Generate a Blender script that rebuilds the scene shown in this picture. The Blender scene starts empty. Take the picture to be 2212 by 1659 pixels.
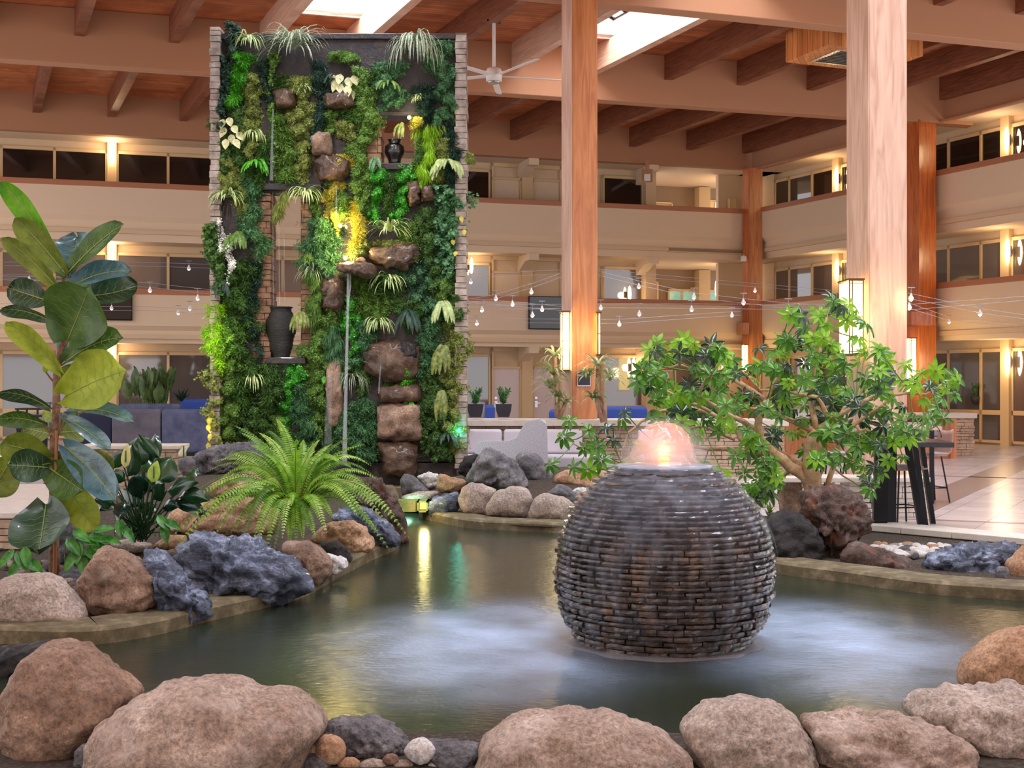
import bpy, math, random
from mathutils import Vector, Matrix, noise
sc = bpy.context.scene
# ---------------------------------------------------------------- camera, world, exposure
F, CX, CY, CZ = 2750.0, 1106.0, 829.5, 1.6
cam = bpy.data.cameras.new('camera'); camo = bpy.data.objects.new('camera', cam)
sc.collection.objects.link(camo); sc.camera = camo
camo.location = (0, 0, CZ); camo.rotation_euler = (math.pi/2, 0, 0)
cam.sensor_width = 36; cam.lens = F/2212*36; cam.clip_end = 200; cam.clip_start = .1
sc.view_settings.view_transform = 'Standard'; sc.view_settings.look = 'None'
sc.view_settings.exposure = 0.55; sc.view_settings.gamma = 1; sc.view_settings.use_curve_mapping = False
w = bpy.data.worlds.new('world'); sc.world = w; w.use_nodes = True
w.node_tree.nodes['Background'].inputs[0].default_value = (.96, .93, .96, 1)
w.node_tree.nodes['Background'].inputs[1].default_value = 1.45
SKY = 13.0
cy = sc.cycles
cy.max_bounces = 6; cy.diffuse_bounces = 3; cy.glossy_bounces = 3; cy.transmission_bounces = 4
cy.transparent_max_bounces = 12; cy.volume_bounces = 0; cy.caustics_reflective = False; cy.caustics_refractive = False
cy.sample_clamp_indirect = 4; cy.use_adaptive_sampling = True; cy.adaptive_threshold = .02
cy.use_denoising = True

# ---------------------------------------------------------------- helpers
R = random.Random(7)
def P(px, py, Y): return Vector(((px-CX)/F*Y, Y, CZ-(py-CY)/F*Y))
def PZ(px, py, z): return P(px, py, (CZ-z)*F/(py-CY))
def lin(c):
    return tuple((v/255/12.92 if v/255 <= .04045 else ((v/255+.055)/1.055)**2.4) for v in c)
def tag(o, label=None, cat=None, group=None, kind=None):
    if label: o['label'] = label
    if cat: o['category'] = cat
    if group: o['group'] = group
    if kind: o['kind'] = kind
    return o
def empty(name, loc=(0, 0, 0), rz=0):
    o = bpy.data.objects.new(name, None); sc.collection.objects.link(o)
    o.location = loc; o.rotation_euler = (0, 0, rz); o.empty_display_size = .1
    return o
class MB:
    def __init__(s): s.v = []; s.f = []
    def add(s, vs, fs):
        n = len(s.v); s.v.extend([tuple(p) for p in vs]); s.f.extend([tuple(i+n for i in f) for f in fs])
        return s
    def box(s, a, b, M=None, j=0):
        (x0, y0, z0), (x1, y1, z1) = a, b
        vs = [Vector(p) for p in ((x0,y0,z0),(x1,y0,z0),(x1,y1,z0),(x0,y1,z0),(x0,y0,z1),(x1,y0,z1),(x1,y1,z1),(x0,y1,z1))]
        if j: vs = [p+Vector((R.uniform(-j,j), R.uniform(-j,j), R.uniform(-j,j))) for p in vs]
        if M is not None: vs = [M @ p for p in vs]
        return s.add(vs, [(0,3,2,1),(4,5,6,7),(0,1,5,4),(1,2,6,5),(2,3,7,6),(3,0,4,7)])
    def cyl(s, p, q, r0, r1=None, n=12, cap=True):
        return s.tube([p, q], [r0, r0 if r1 is None else r1], n, cap)
    def tube(s, pts, rs, n=8, cap=True):
        pts = [Vector(p) for p in pts]; k = len(pts); vs = []; fs = []
        if not isinstance(rs, (list, tuple)): rs = [rs]*k
        prev = None
        for i, p in enumerate(pts):
            d = (pts[min(i+1, k-1)]-pts[max(i-1, 0)])
            if d.length < 1e-9: d = Vector((0, 0, 1))
            d.normalize()
            if prev is None:
                a = d.cross(Vector((0, 0, 1)) if abs(d.z) < .9 else Vector((1, 0, 0))).normalized()
            else:
                a = prev-d*prev.dot(d); a = a.normalized() if a.length > 1e-6 else d.orthogonal().normalized()
            prev = a; b = d.cross(a)
            for t in range(n):
                an = 2*math.pi*t/n; vs.append(p+(a*math.cos(an)+b*math.sin(an))*rs[i])
        for i in range(k-1):
            for t in range(n):
                u = (t+1) % n; fs.append((i*n+t, i*n+u, (i+1)*n+u, (i+1)*n+t))
        if cap: fs.append(tuple(range(n))[::-1]); fs.append(tuple((k-1)*n+t for t in range(n)))
        return s.add(vs, fs)
    def lathe(s, prof, c=(0, 0, 0), n=24, sx=1, sy=1):
        vs = []; fs = []; c = Vector(c); k = len(prof)
        for r, z in prof:
            for t in range(n):
                an = 2*math.pi*t/n; vs.append(c+Vector((r*math.cos(an)*sx, r*math.sin(an)*sy, z)))
        for i in range(k-1):
            for t in range(n):
                u = (t+1) % n; fs.append((i*n+t, i*n+u, (i+1)*n+u, (i+1)*n+t))
        fs.append(tuple(range(n))[::-1]); fs.append(tuple((k-1)*n+t for t in range(n)))
        return s.add(vs, fs)
    def prism(s, poly, z0, z1):
        n = len(poly); vs = [(x, y, z0) for x, y in poly]+[(x, y, z1) for x, y in poly]
        return s.add(vs, [tuple(range(n))[::-1], tuple(range(n, 2*n))]+[(i, (i+1) % n, n+(i+1) % n, n+i) for i in range(n)])
    def build(s, name, m, parent=None, smooth=False, bevel=0, subd=0, origin=None):
        me = bpy.data.meshes.new(name); vs = s.v
        if origin is not None:
            ox, oy, oz = origin; vs = [(x-ox, y-oy, z-oz) for x, y, z in vs]
        me.from_pydata(vs, [], s.f); me.update()
        if m is not None: me.materials.append(m)
        if smooth: me.polygons.foreach_set('use_smooth', [True]*len(me.polygons))
        o = bpy.data.objects.new(name, me); sc.collection.objects.link(o)
        if origin is not None: o.location = origin
        if parent: 
            o.parent = parent
            o.location = Vector(o.location)
        if bevel:
            b = o.modifiers.new('b', 'BEVEL'); b.width = bevel; b.segments = 2; b.limit_method = 'ANGLE'
        if subd:
            b = o.modifiers.new('s', 'SUBSURF'); b.levels = b.render_levels = subd
        return o
def world_child(o, parent):
    """parent o (built in world coordinates) under an empty without moving it"""
    o.parent = parent; o.matrix_parent_inverse = Matrix.LocRotScale(parent.location, parent.rotation_euler, None).inverted()
    return o
def copy_tree(o, parent=None):
    c = o.copy(); sc.collection.objects.link(c)
    if parent: c.parent = parent
    for ch in list(KIDS.get(o.name, [])) if False else [x for x in o.children]: copy_tree(ch, c)
    return c

# ---------------------------------------------------------------- materials
MATS = {}
def mat(name, c, rough=.6, metal=0, var=0, vs=8, bump=0, bs=30, emit=0, ec=None, spec=.5, c2=None, c3=None,
        stretch=None, transl=0, alpha=1, coat=0, detail=4, bdist=.02, objc=True):
    if name in MATS: return MATS[name]
    m = bpy.data.materials.new(name); m.use_nodes = True; nt = m.node_tree; N = nt.nodes; L = nt.links
    b = N['Principled BSDF']; c = lin(c)
    b.inputs['Base Color'].default_value = (*c, 1); b.inputs['Roughness'].default_value = rough
    b.inputs['Metallic'].default_value = metal; b.inputs['Specular IOR Level'].default_value = spec
    b.inputs['Coat Weight'].default_value = coat
    b.inputs['Alpha'].default_value = alpha
    if emit:
        b.inputs['Emission Color'].default_value = (*lin(ec or (255, 255, 255)), 1); b.inputs['Emission Strength'].default_value = emit
    if var or c2 or bump:
        tc = N.new('ShaderNodeTexCoord'); mp = N.new('ShaderNodeMapping')
        L.new(tc.outputs['Object'], mp.inputs[0])
        if stretch: mp.inputs['Scale'].default_value = stretch
    if var or c2:
        n = N.new('ShaderNodeTexNoise'); n.inputs['Scale'].default_value = vs; n.inputs['Detail'].default_value = detail
        n.inputs['Roughness'].default_value = .65; L.new(mp.outputs[0], n.inputs[0])
        cr = N.new('ShaderNodeValToRGB'); L.new(n.outputs[0], cr.inputs[0])
        if c2 is None:
            a = tuple(max(0, x*(1-var)) for x in c); d = tuple(min(1, x*(1+var)) for x in c)
        else: a = c; d = lin(c2)
        cr.color_ramp.elements[0].position = .33; cr.color_ramp.elements[1].position = .67
        cr.color_ramp.elements[0].color = (*a, 1); cr.color_ramp.elements[1].color = (*d, 1)
        if c3:
            e = cr.color_ramp.elements.new(.52); e.color = (*lin(c3), 1)
        L.new(cr.outputs[0], b.inputs['Base Color']); colout = cr.outputs[0]
    else: colout = None
    if bump:
        n2 = N.new('ShaderNodeTexNoise'); n2.inputs['Scale'].default_value = bs; n2.inputs['Detail'].default_value = 6
        n2.inputs['Roughness'].default_value = .7
        L.new(mp.outputs[0], n2.inputs[0])
        bp = N.new('ShaderNodeBump'); bp.inputs['Strength'].default_value = bump; bp.inputs['Distance'].default_value = bdist
        L.new(n2.outputs[0], bp.inputs['Height']); L.new(bp.outputs[0], b.inputs['Normal'])
    if transl:
        t = N.new('ShaderNodeBsdfTranslucent'); mx = N.new('ShaderNodeMixShader'); mx.inputs[0].default_value = transl
        if colout: L.new(colout, t.inputs[0])
        else: t.inputs[0].default_value = (*c, 1)
        L.new(b.outputs[0], mx.inputs[1]); L.new(t.outputs[0], mx.inputs[2])
        L.new(mx.outputs[0], N['Material Output'].inputs[0])
    MATS[name] = m; return m
def wood(name, c, c2, scale=(1, 1, 12), rough=.4, vs=3, plank=None, rot=0, knots=0, groove=.25, coat=0):
    if name in MATS: return MATS[name]
    m = bpy.data.materials.new(name); m.use_nodes = True; nt = m.node_tree; N = nt.nodes; L = nt.links
    b = N['Principled BSDF']; b.inputs['Roughness'].default_value = rough; b.inputs['Coat Weight'].default_value = coat
    tc = N.new('ShaderNodeTexCoord'); mp = N.new('ShaderNodeMapping'); L.new(tc.outputs['Object'], mp.inputs[0])
    mp.inputs['Scale'].default_value = scale; mp.inputs['Rotation'].default_value = (0, 0, rot); mp.vector_type = 'POINT'
    n = N.new('ShaderNodeTexNoise'); n.inputs['Scale'].default_value = vs; n.inputs['Detail'].default_value = 5
    n.inputs['Distortion'].default_value = 1.2; L.new(mp.outputs[0], n.inputs[0])
    cr = N.new('ShaderNodeValToRGB'); cr.color_ramp.elements[0].color = (*lin(c), 1); cr.color_ramp.elements[1].color = (*lin(c2), 1)
    cr.color_ramp.elements[0].position = .35; cr.color_ramp.elements[1].position = .65
    L.new(n.outputs[0], cr.inputs[0]); out = cr.outputs[0]
    if plank:   # plank = (direction vector, width)
        d, wd = plank
        dp = N.new('ShaderNodeVectorMath'); dp.operation = 'DOT_PRODUCT'; dp.inputs[1].default_value = d
        L.new(tc.outputs['Object'], dp.inputs[0])
        dv = N.new('ShaderNodeMath'); dv.operation = 'DIVIDE'; dv.inputs[1].default_value = wd; L.new(dp.outputs['Value'], dv.inputs[0])
        fr = N.new('ShaderNodeMath'); fr.operation = 'FRACT'; L.new(dv.outputs[0], fr.inputs[0])
        lt = N.new('ShaderNodeMath'); lt.operation = 'LESS_THAN'; lt.inputs[1].default_value = .09; L.new(fr.outputs[0], lt.inputs[0])
        fl = N.new('ShaderNodeMath'); fl.operation = 'FLOOR'; L.new(dv.outputs[0], fl.inputs[0])
        wn = N.new('ShaderNodeTexWhiteNoise'); wn.noise_dimensions = '1D'; L.new(fl.outputs[0], wn.inputs['W'])
        mr = N.new('ShaderNodeMapRange'); mr.inputs[3].default_value = .78; mr.inputs[4].default_value = 1.12; L.new(wn.outputs[0], mr.inputs[0])
        mu = N.new('ShaderNodeVectorMath'); mu.operation = 'SCALE'; L.new(out, mu.inputs[0]); L.new(mr.outputs[0], mu.inputs['Scale'])
        mx = N.new('ShaderNodeMix'); mx.data_type = 'RGBA'; L.new(lt.outputs[0], mx.inputs[0]); L.new(mu.outputs[0], mx.inputs[6])
        mx.inputs[7].default_value = (*[x*groove for x in lin(c)], 1); out = mx.outputs[2]
    L.new(out, b.inputs['Base Color'])
    MATS[name] = m; return m

plaster = mat('plaster', (216, 190, 156), .85, bump=.15, bs=60, bdist=.01)
plaster_rail = mat('plaster_parapet', (226, 202, 172), .8, bump=.1, bs=60, bdist=.01)
beam_paint = mat('beam_paint', (176, 126, 92), .8, bump=.12, bs=40, bdist=.01)
rail_brown = mat('rail_brown', (176, 116, 82), .5)
frame_cream = mat('frame_cream', (214, 184, 140), .5)
glass_dark = mat('glass_dark', (34, 30, 28), .03, spec=.9, coat=1)
glass_mid = mat('glass_mid', (92, 84, 80), .04, spec=1, coat=1)
BX, BY = .958, .2867
plank_roof = wood('plank_roof', (166, 92, 50), (204, 124, 76), (1, 1, 1), .55, 1.2, plank=((-BY, BX, 0), .14), groove=.45)
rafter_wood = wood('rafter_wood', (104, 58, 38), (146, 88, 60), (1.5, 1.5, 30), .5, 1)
skylit_wood = wood('skylit_pale_wood', (196, 150, 122), (220, 182, 156), (1.5, 1.5, 30), .5, 1)
oak = wood('oak_panel', (176, 106, 60), (206, 136, 84), (6, 6, .6), .35, 1.6, coat=.15)
oak_pale = wood('oak_pale', (186, 146, 124), (214, 178, 156), (6, 6, .6), .4, 1.6)
oak_deep = wood('oak_deep', (168, 82, 30), (204, 112, 50), (6, 6, .6), .3, 1.6, coat=.2)
pine = wood('knotty_pine', (190, 110, 52), (226, 146, 80), (5, 5, .7), .45, 1.5, plank=((.94, -.34, 0), .12), groove=.5)
white_metal = mat('white_metal', (225, 220, 218), .35)
black_metal = mat('black_metal', (24, 24, 28), .35, metal=.6)
steel = mat('steel', (200, 200, 205), .25, metal=1)
black_plastic = mat('black_plastic', (12, 12, 13), .12, spec=.6)
stone_cap = mat('stone_cap', (206, 196, 186), .5, var=.1, vs=6, bump=.2, bs=40)
stone_veneer = mat('stone_veneer', (160, 134, 112), .8, c2=(206, 184, 160), vs=5, bump=.5, bs=35)
brown_veneer = mat('brown_veneer', (96, 68, 50), .7, c2=(156, 118, 90), vs=6, bump=.7, bs=30)
gray_veneer = mat('gray_veneer', (118, 104, 96), .75, c2=(186, 172, 160), vs=5, bump=.7, bs=30)
lamp_glow = mat('lamp_glow', (255, 236, 190), .5, emit=3.2, ec=(255, 222, 140))
sconce_glow = mat('sconce_glow', (255, 240, 214), .5, emit=9, ec=(255, 226, 176))
bulb_glow = mat('bulb_glow', (255, 230, 200), .5, emit=60, ec=(255, 214, 170))
sky_pane = mat('sky_pane', (200, 220, 255), .5, emit=SKY, ec=(236, 243, 255))
bark = mat('bark', (96, 70, 52), .85, c2=(160, 126, 96), vs=20, bump=.6, bs=60)
# ---------------------------------------------------------------- building frames of reference
COR = Vector((7.77, 41.2))
class Wall:
    """facade line: origin at the corner, u runs along the wall, d > 0 towards the courtyard"""
    def __init__(s, o, du, n): s.o = Vector(o); s.du = Vector(du).normalized(); s.n = Vector(n).normalized()
    def pt(s, u, d, z):
        q = s.o+s.du*u+s.n*d; return Vector((q.x, q.y, z))
    def u_at(s, px, d=0):
        k = (px-CX)/F; o = s.o+s.n*d       # o.x+du.x u = k (o.y+du.y u)
        return (k*o.y-o.x)/(s.du.x-k*s.du.y)
    def Y_at(s, px, d=0): return s.pt(s.u_at(px, d), d, 0).y
    def z_at(s, px, py, d=0): return P(px, py, s.Y_at(px, d)).z
    def box(s, mb, u0, u1, d0, d1, z0, z1):
        vs = [s.pt(u, d, z) for z in (z0, z1) for (u, d) in ((u0, d0), (u1, d0), (u1, d1), (u0, d1))]
        mb.add(vs, [(0,3,2,1),(4,5,6,7),(0,1,5,4),(1,2,6,5),(2,3,7,6),(3,0,4,7)]); return mb
    def extrude(s, mb, prof, u0, u1):
        n = len(prof); vs = [s.pt(u0, d, z) for d, z in prof]+[s.pt(u1, d, z) for d, z in prof]
        mb.add(vs, [tuple(range(n)), tuple(range(n, 2*n))[::-1]]+[(i, (i+1) % n, n+(i+1) % n, n+i) for i in range(n)]); return mb
WB = Wall(COR, (-BX, -BY), (BY, -BX))
WR = Wall(COR, (.421, -.907), (-.907, -.421))
UB, UR = 26.0, 12.5
def S(o): o['kind'] = 'structure'; return o
LV = [(0.0, 2.75), (3.0, 5.62), (5.95, 8.55)]    # floor, soffit of each level
for W, U, nm, D in ((WB, UB, 'back', 1.3), (WR, UR, 'right', 1.3)):
    for i, (rb, face_b, ch_b, sof) in enumerate(((4.12, 3.24, 3.05, 2.75), (7.1, 6.3, 6.1, 5.62))):
        mb = MB(); W.extrude(mb, [(0, rb), (0, face_b), (-.22, ch_b), (-.22, sof), (-D, sof), (-D, sof+.22), (-.15, sof+.22), (-.15, rb)], 0, U)
        S(mb.build('wall_%s' % nm, plaster_rail))
        r = W.box(MB(), .3, U, -.2, .04, rb, rb+.15).build('trim_%d' % (i+1), rail_brown, bevel=.01); S(r)
    S(W.box(MB(), 0, U, -.3, 0, 8.55, 9.72).build('wall_%s' % nm, beam_paint))
    S(W.box(MB(), -1.5, U, -D, -.3, 8.55, 8.75).build('ceiling', plaster_rail))
    # rear corridor wall with the parts between the openings left solid
# corridor wall openings: (level, px0, px1, z0, z1, kind) measured on the plane d=-1.3
nwin = [0]
def window(W, lv, x0, x1, y0=None, y1=None, d=-1.28, glass=None, mull=(), mid=None, z0=None, z1=None, fr=.055):
    nwin[0] += 1
    u0, u1 = W.u_at(x0, d), W.u_at(x1, d)
    if u0 > u1: u0, u1 = u1, u0
    if z0 is None: z0 = LV[lv][0]+(.05 if lv == 0 else .75)
    if z1 is None: z1 = LV[lv][1]-.22
    nm = 'window_%d' % nwin[0]
    mb = MB(); t = .07
    W.box(mb, u0, u1, d, d+t, z1-fr*1.6, z1); W.box(mb, u0, u1, d, d+t, z0, z0+fr*1.3)
    W.box(mb, u0, u0+fr, d, d+t, z0, z1); W.box(mb, u1-fr, u1, d, d+t, z0, z1)
    for mx in mull:
        um = W.u_at(mx, d); W.box(mb, um-fr*.7, um+fr*.7, d, d+t, z0, z1)
    if mid: W.box(mb, u0, u1, d, d+t, mid-.06, mid+.06)
    o = S(mb.build(nm, frame_cream))
    g = W.box(MB(), u0+.01, u1-.01, d+.02, d+.035, z0+.02, z1-.02).build('glass', glass or glass_dark, o)
    return o
# back wall, left stretch
for lv in (2, 1, 0):
    gl = glass_dark if lv == 2 else glass_mid
    window(WB, lv, -120, 2, mull=(), glass=gl, mid=.85 if lv == 0 else None)
    window(WB, lv, 2, 232, mull=(118,), glass=gl, mid=.85 if lv == 0 else None)
    window(WB, lv, 252, 482, mull=(363,), glass=gl, mid=.85 if lv == 0 else None)
    window(WB, lv, 498, 728, mull=(610,), glass=gl)
    window(WB, lv, 745, 1058, mull=(860, 1000), glass=gl)
    window(WB, lv, 1298, 1388, mull=(1302,), glass=gl, mid=.85 if lv == 0 else None)
# piers
def pier(W, x0, x1, z0, z1, d0=-1.3, d1=-1.12, m=None):
    u0, u1 = sorted((W.u_at(x0, -1.28), W.u_at(x1, -1.28)))
    return S(W.box(MB(), u0, u1, d0, d1, z0, z1).build('wall_pier', m or frame_cream))
for lv in (0, 1, 2):
    z0, z1 = LV[lv]
    for a, b in ((232, 252), (482, 498), (728, 745)): pier(WB, a, b, z0, z1)
    pier(WB, 1388, 1410, z0, z1, d1=-1.0, m=plaster)
    pier(WB, 1125, 1148, z0, z1)
    u0, u1 = WB.u_at(1128), WB.u_at(1150)
    # bracket beams crossing the corridor
    for xa in (1143, 1400):
        u = WB.u_at(xa, -.6)
        mb = MB(); pr = [(-1.3, z1), (-.1, z1), (-.1, z1-.2), (-.5, z1-.2), (-1.3, z1-.5)]
        WB.extrude(mb, pr, u-.16, u+.16); S(mb.build('beam_bracket', plaster_rail))
# solid wall infill behind (whole plane, slightly further back)
for W, U, nm in ((WB, UB, 'back'), (WR, UR, 'right')):
    for lv in (0, 1, 2):
        z0, z1 = LV[lv]
        ua = W.u_at(1410, -1.3) if W is WB else -1.6
        S(W.box(MB(), ua, U, -1.5, -1.3, z0, z1+.2).build('wall_%s' % nm, plaster))
        if lv: S(W.box(MB(), 0, U, -1.4, -.1, z0-.12, z0).build('floor', plaster))
# doors / panels on the back wall right of the green wall
nd = [0]
door_white = mat('door_white', (216, 200, 196), .5)
for lv in (2, 1, 0):
    z0, z1 = LV[lv]
    for a, b in ((1061, 1125), (1148, 1211)):
        nd[0] += 1
        u0, u1 = sorted((WB.u_at(a, -1.28), WB.u_at(b, -1.28)))
        fr = MB(); zt = z0+2.08
        for (ua, ub, za, zb) in ((u0, u1, z1-.12, z1), (u0, u1, zt, zt+.07), (u0, u0+.06, z0, z1), (u1-.06, u1, z0, z1)):
            WB.box(fr, ua, ub, -1.3, -1.2, za, zb)
        d = S(fr.build('door_%d' % nd[0], frame_cream))
        WB.box(MB(), u0+.06, u1-.06, -1.3, -1.25, z0, zt).build('door_leaf', door_white if lv == 0 else plaster_rail, d, bevel=.004)
        if lv == 0:
            uh = u1-.14; h = MB()
            WB.box(h, uh-.04, uh+.04, -1.25, -1.23, 1.12, 1.2); WB.box(h, uh-.05, uh+.05, -1.25, -1.22, .86, 1.06); WB.box(h, uh-.12, uh+.02, -1.22, -1.18, .98, 1.01)
            h.build('door_handle', steel, d)
# right end of the back wall: lobby area set deeper
deep = mat('lobby_wall', (150, 128, 108), .8); lobby_pale = mat('lobby_pale', (206, 178, 138), .8)
warm_lit = mat('lit_opening_paint', (250, 214, 150), .7)
for lv in (0, 1, 2):
    z0, z1 = LV[lv]
    mb = MB(); WB.box(mb, -1.6, WB.u_at(1412, -1.3)+.1, -4.4, -4.2, z0, z1+.2); S(mb.build('wall_lobby', deep))
    u0 = WB.u_at(1552, -1.3)
    S(WB.box(MB(), -.4, u0, -1.5, -1.3, z0, z1).build('wall_lobby', plaster))
    S(WB.box(MB(), -2.5, WB.u_at(1412, -1.3), -4.4, -.1, z0-.15, z0-.01).build('floor', plaster))
    S(WB.box(MB(), -2.5, WB.u_at(1412, -1.3), -4.4, -.3, z1+.02, z1+.2).build('ceiling', plaster_rail))
    S(WB.box(MB(), WB.u_at(1524, -4.2), WB.u_at(1500, -4.2), -4.2, -3.8, z0, z1).build('wall_pier', lobby_pale))
# door openings deeper in the lobby, room light painted as pale leaf colour
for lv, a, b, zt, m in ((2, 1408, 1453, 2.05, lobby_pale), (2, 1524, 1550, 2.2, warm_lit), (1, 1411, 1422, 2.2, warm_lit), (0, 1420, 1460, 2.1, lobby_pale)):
    z0 = LV[lv][0]; nd[0] += 1
    u0, u1 = sorted((WB.u_at(a, -4.15), WB.u_at(b, -4.15)))
    fr = MB()
    for (ua, ub, za, zb) in ((u0, u1, z0+zt-.05, z0+zt), (u0, u0+.05, z0, z0+zt), (u1-.05, u1, z0, z0+zt)): WB.box(fr, ua, ub, -4.2, -4.12, za, zb)
    d = S(fr.build('door_%d' % nd[0], plaster_rail))
    WB.box(MB(), u0+.05, u1-.05, -4.2, -4.18, z0, z0+zt-.05).build('door_leaf', m, d)
# lobby window with trees outside
tree_glass = mat('garden_view', (70, 120, 96), .3, c2=(150, 190, 170), vs=1.6, emit=.5, ec=(120, 170, 150))
window(WB, 1, 1442, 1550, d=-4.15, mull=(1472, 1508), glass=tree_glass, z0=LV[1][0]+.6, z1=LV[1][0]+1.95)
# right wall windows
for lv in (0, 1, 2):
    gl = glass_mid if lv < 2 else glass_dark
    md = .85 if lv == 0 else None
    window(WR, lv, 1677, 1806, mull=(1708, 1757), glass=gl, mid=md)
    window(WR, lv, 1820, 1950, mull=(1885,), glass=gl, mid=md)
    window(WR, lv, 1962, 2170, mull=(2052, 2122), glass=gl, mid=md)
    window(WR, lv, 2189, 2300, mull=(2250,), glass=gl, mid=md)
    pier(WR, 2170, 2189, *LV[lv]); pier(WR, 1806, 1820, *LV[lv])
    S(WR.box(MB(), WR.u_at(1649, -1.3), WR.u_at(1677, -1.3), -1.3, -1.2, LV[lv][0], LV[lv][1]).build('wall_right', plaster))
# ---------------------------------------------------------------- roof
ROOF = 9.65
dr = Vector((-.39, .921))
def b2(x): return 30.04+.3*x
def b1(x): return 22.3+.33*x
def b0(x): return 14.5+.3*x
def bw(x): return 41.2+.299*(x-7.77)
def beam(name, fn, x0, x1, z0, z1, th):
    mb = MB(); mb.add([(x0, fn(x0), z0), (x1, fn(x1), z0), (x1, fn(x1)+th, z0), (x0, fn(x0)+th, z0), (x0, fn(x0), z1), (x1, fn(x1), z1), (x1, fn(x1)+th, z1), (x0, fn(x0)+th, z1)],
                      [(0,3,2,1),(4,5,6,7),(0,1,5,4),(1,2,6,5),(2,3,7,6),(3,0,4,7)])
    return S(mb.build(name, beam_paint, bevel=.015))
beam('beam_roof', b2, -16, 12.2, 8.45, ROOF, .42)
beam('beam_roof', b1, -14, 15.5, 8.45, ROOF, .42)
beam('beam_roof', b0, -12, 16, 8.45, ROOF, .42)
# skylight wells are open gaps in the planking, between two rafters
def rx(x_at_b, fn, Y): # x of a rafter line that crosses fn at x_at_b, at depth Y
    return x_at_b-(Y-fn(x_at_b))*.424
def strip(x0, x1, fnA, sA, fnB, sB, z0, z1, m, name, origin_fn):
    """roof piece between rafter lines x0,x1 (given where they cross origin_fn), from depth line fnA+sA to fnB+sB"""
    def hit(x, fn, s):
        # solve point on rafter line with Y = fn(X)+s
        Y = fn(x)+s
        for _ in range(12): Y = fn(rx(x, origin_fn, Y))+s
        return (rx(x, origin_fn, Y), Y)
    q = [hit(x0, fnA, sA), hit(x1, fnA, sA), hit(x1, fnB, sB), hit(x0, fnB, sB)]
    mb = MB(); mb.prism(q, z0, z1); return mb, q
step = 1.87
def bay(fnA, fnB, ks, x_of, sky, origin, name, wells=(0, 0)):
    planks = MB()
    for k in ks:
        xa, xb = x_of(k), x_of(k+1)
        if k in sky:
            sa, sb = wells
            for A, B, C2, D2 in ((fnA, 0, fnA, sa), (fnB, -sb, fnB, 0)):
                m2, q = strip(xa, xb, A, B, C2, D2, ROOF, ROOF+.08, None, '', origin); planks.add(m2.v, m2.f)
            # the well and its glazing
            m2, q = strip(xa, xb, fnA, sa, fnB, -sb, ROOF, ROOF+.1, None, '', origin)
            cw = MB(); qz = [Vector((x, y, 0)) for x, y in q]
            for i in range(4):
                a, b = qz[i], qz[(i+1) % 4]; n = (b-a).cross(Vector((0, 0, 1))).normalized()*.08
                cw.add([(p.x, p.y, z) for z in (ROOF-.02, ROOF+.45) for p in (a, b, b+n, a+n)], [(0,3,2,1),(4,5,6,7),(0,1,5,4),(1,2,6,5),(2,3,7,6),(3,0,4,7)])
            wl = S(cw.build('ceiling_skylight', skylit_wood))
            L0, L1, R1, R0 = qz[0], qz[3], qz[2], qz[1]
            rb = MB(); gp = MB(); n = 9
            def arch(t, s):   # t along, s across
                a = L0.lerp(L1, t); b = R0.lerp(R1, t); p = a.lerp(b, s); return Vector((p.x, p.y, ROOF+.45+.42*math.sin(math.pi*s)))
            for i in range(n+1): rb.tube([arch(i/n, j/8) for j in range(9)], .05, 6)
            for s_ in (0, .33, .67, 1): rb.tube([arch(0, s_), arch(1, s_)], .035, 6)
            vs = []; fs = []
            for i in range(n+1):
                for j in range(9): vs.append(arch(i/n, j/8)+Vector((0, 0, .05)))
            for i in range(n):
                for j in range(8): fs.append((i*9+j, i*9+j+1, (i+1)*9+j+1, (i+1)*9+j))
            for i in (0, n): fs.append(tuple(i*9+j for j in range(9)))
            gp.add(vs, fs)
            rb.build('skylight_rib', black_metal, wl); gp.build('skylight_pane', sky_pane, wl)
        else:
            m2, q = strip(xa, xb, fnA, 0, fnB, 0, ROOF, ROOF+.08, None, '', origin); planks.add(m2.v, m2.f)
    S(planks.build('ceiling', plank_roof))
    for k in list(ks)+[max(ks)+1]:
        x = x_of(k)
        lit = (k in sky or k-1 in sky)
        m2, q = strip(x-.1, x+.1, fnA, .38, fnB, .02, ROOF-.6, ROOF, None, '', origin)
        S(m2.build('beam_rafter', rafter_wood if not lit else skylit_wood))  # rafters beside skylights use paler wood: daylight on them painted in
bay(b2, bw, range(-9, 5), lambda k: .09+1.87*k+1.4, (), b2, 'back')
bay(b1, b2, range(-8, 7), lambda k: .09+1.87*k, (-3, 0), b2, 'mid', (.8, 1.1))
bay(b0, b1, range(-8, 9), lambda k: .09+1.87*k-2, (-3, 1), b2, 'front', (1, 1))
bz = lambda x: 4.0
bay(bz, b0, range(-6, 9), lambda k: .09+1.87*k-3.2, (-2, 1), b2, 'near', (1, 1))
# unseen roof strip and raised wall behind the camera, added to block high light
S(MB().box((-22, -6, ROOF), (22, 4.0, ROOF+.08)).build('ceiling', plank_roof))  # added unseen roof strip, blocks high light
S(MB().box((-22, -6.4, 3.2), (22, -6, ROOF)).build('wall_front', plaster_rail))  # added unseen raised wall, blocks high light
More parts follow.
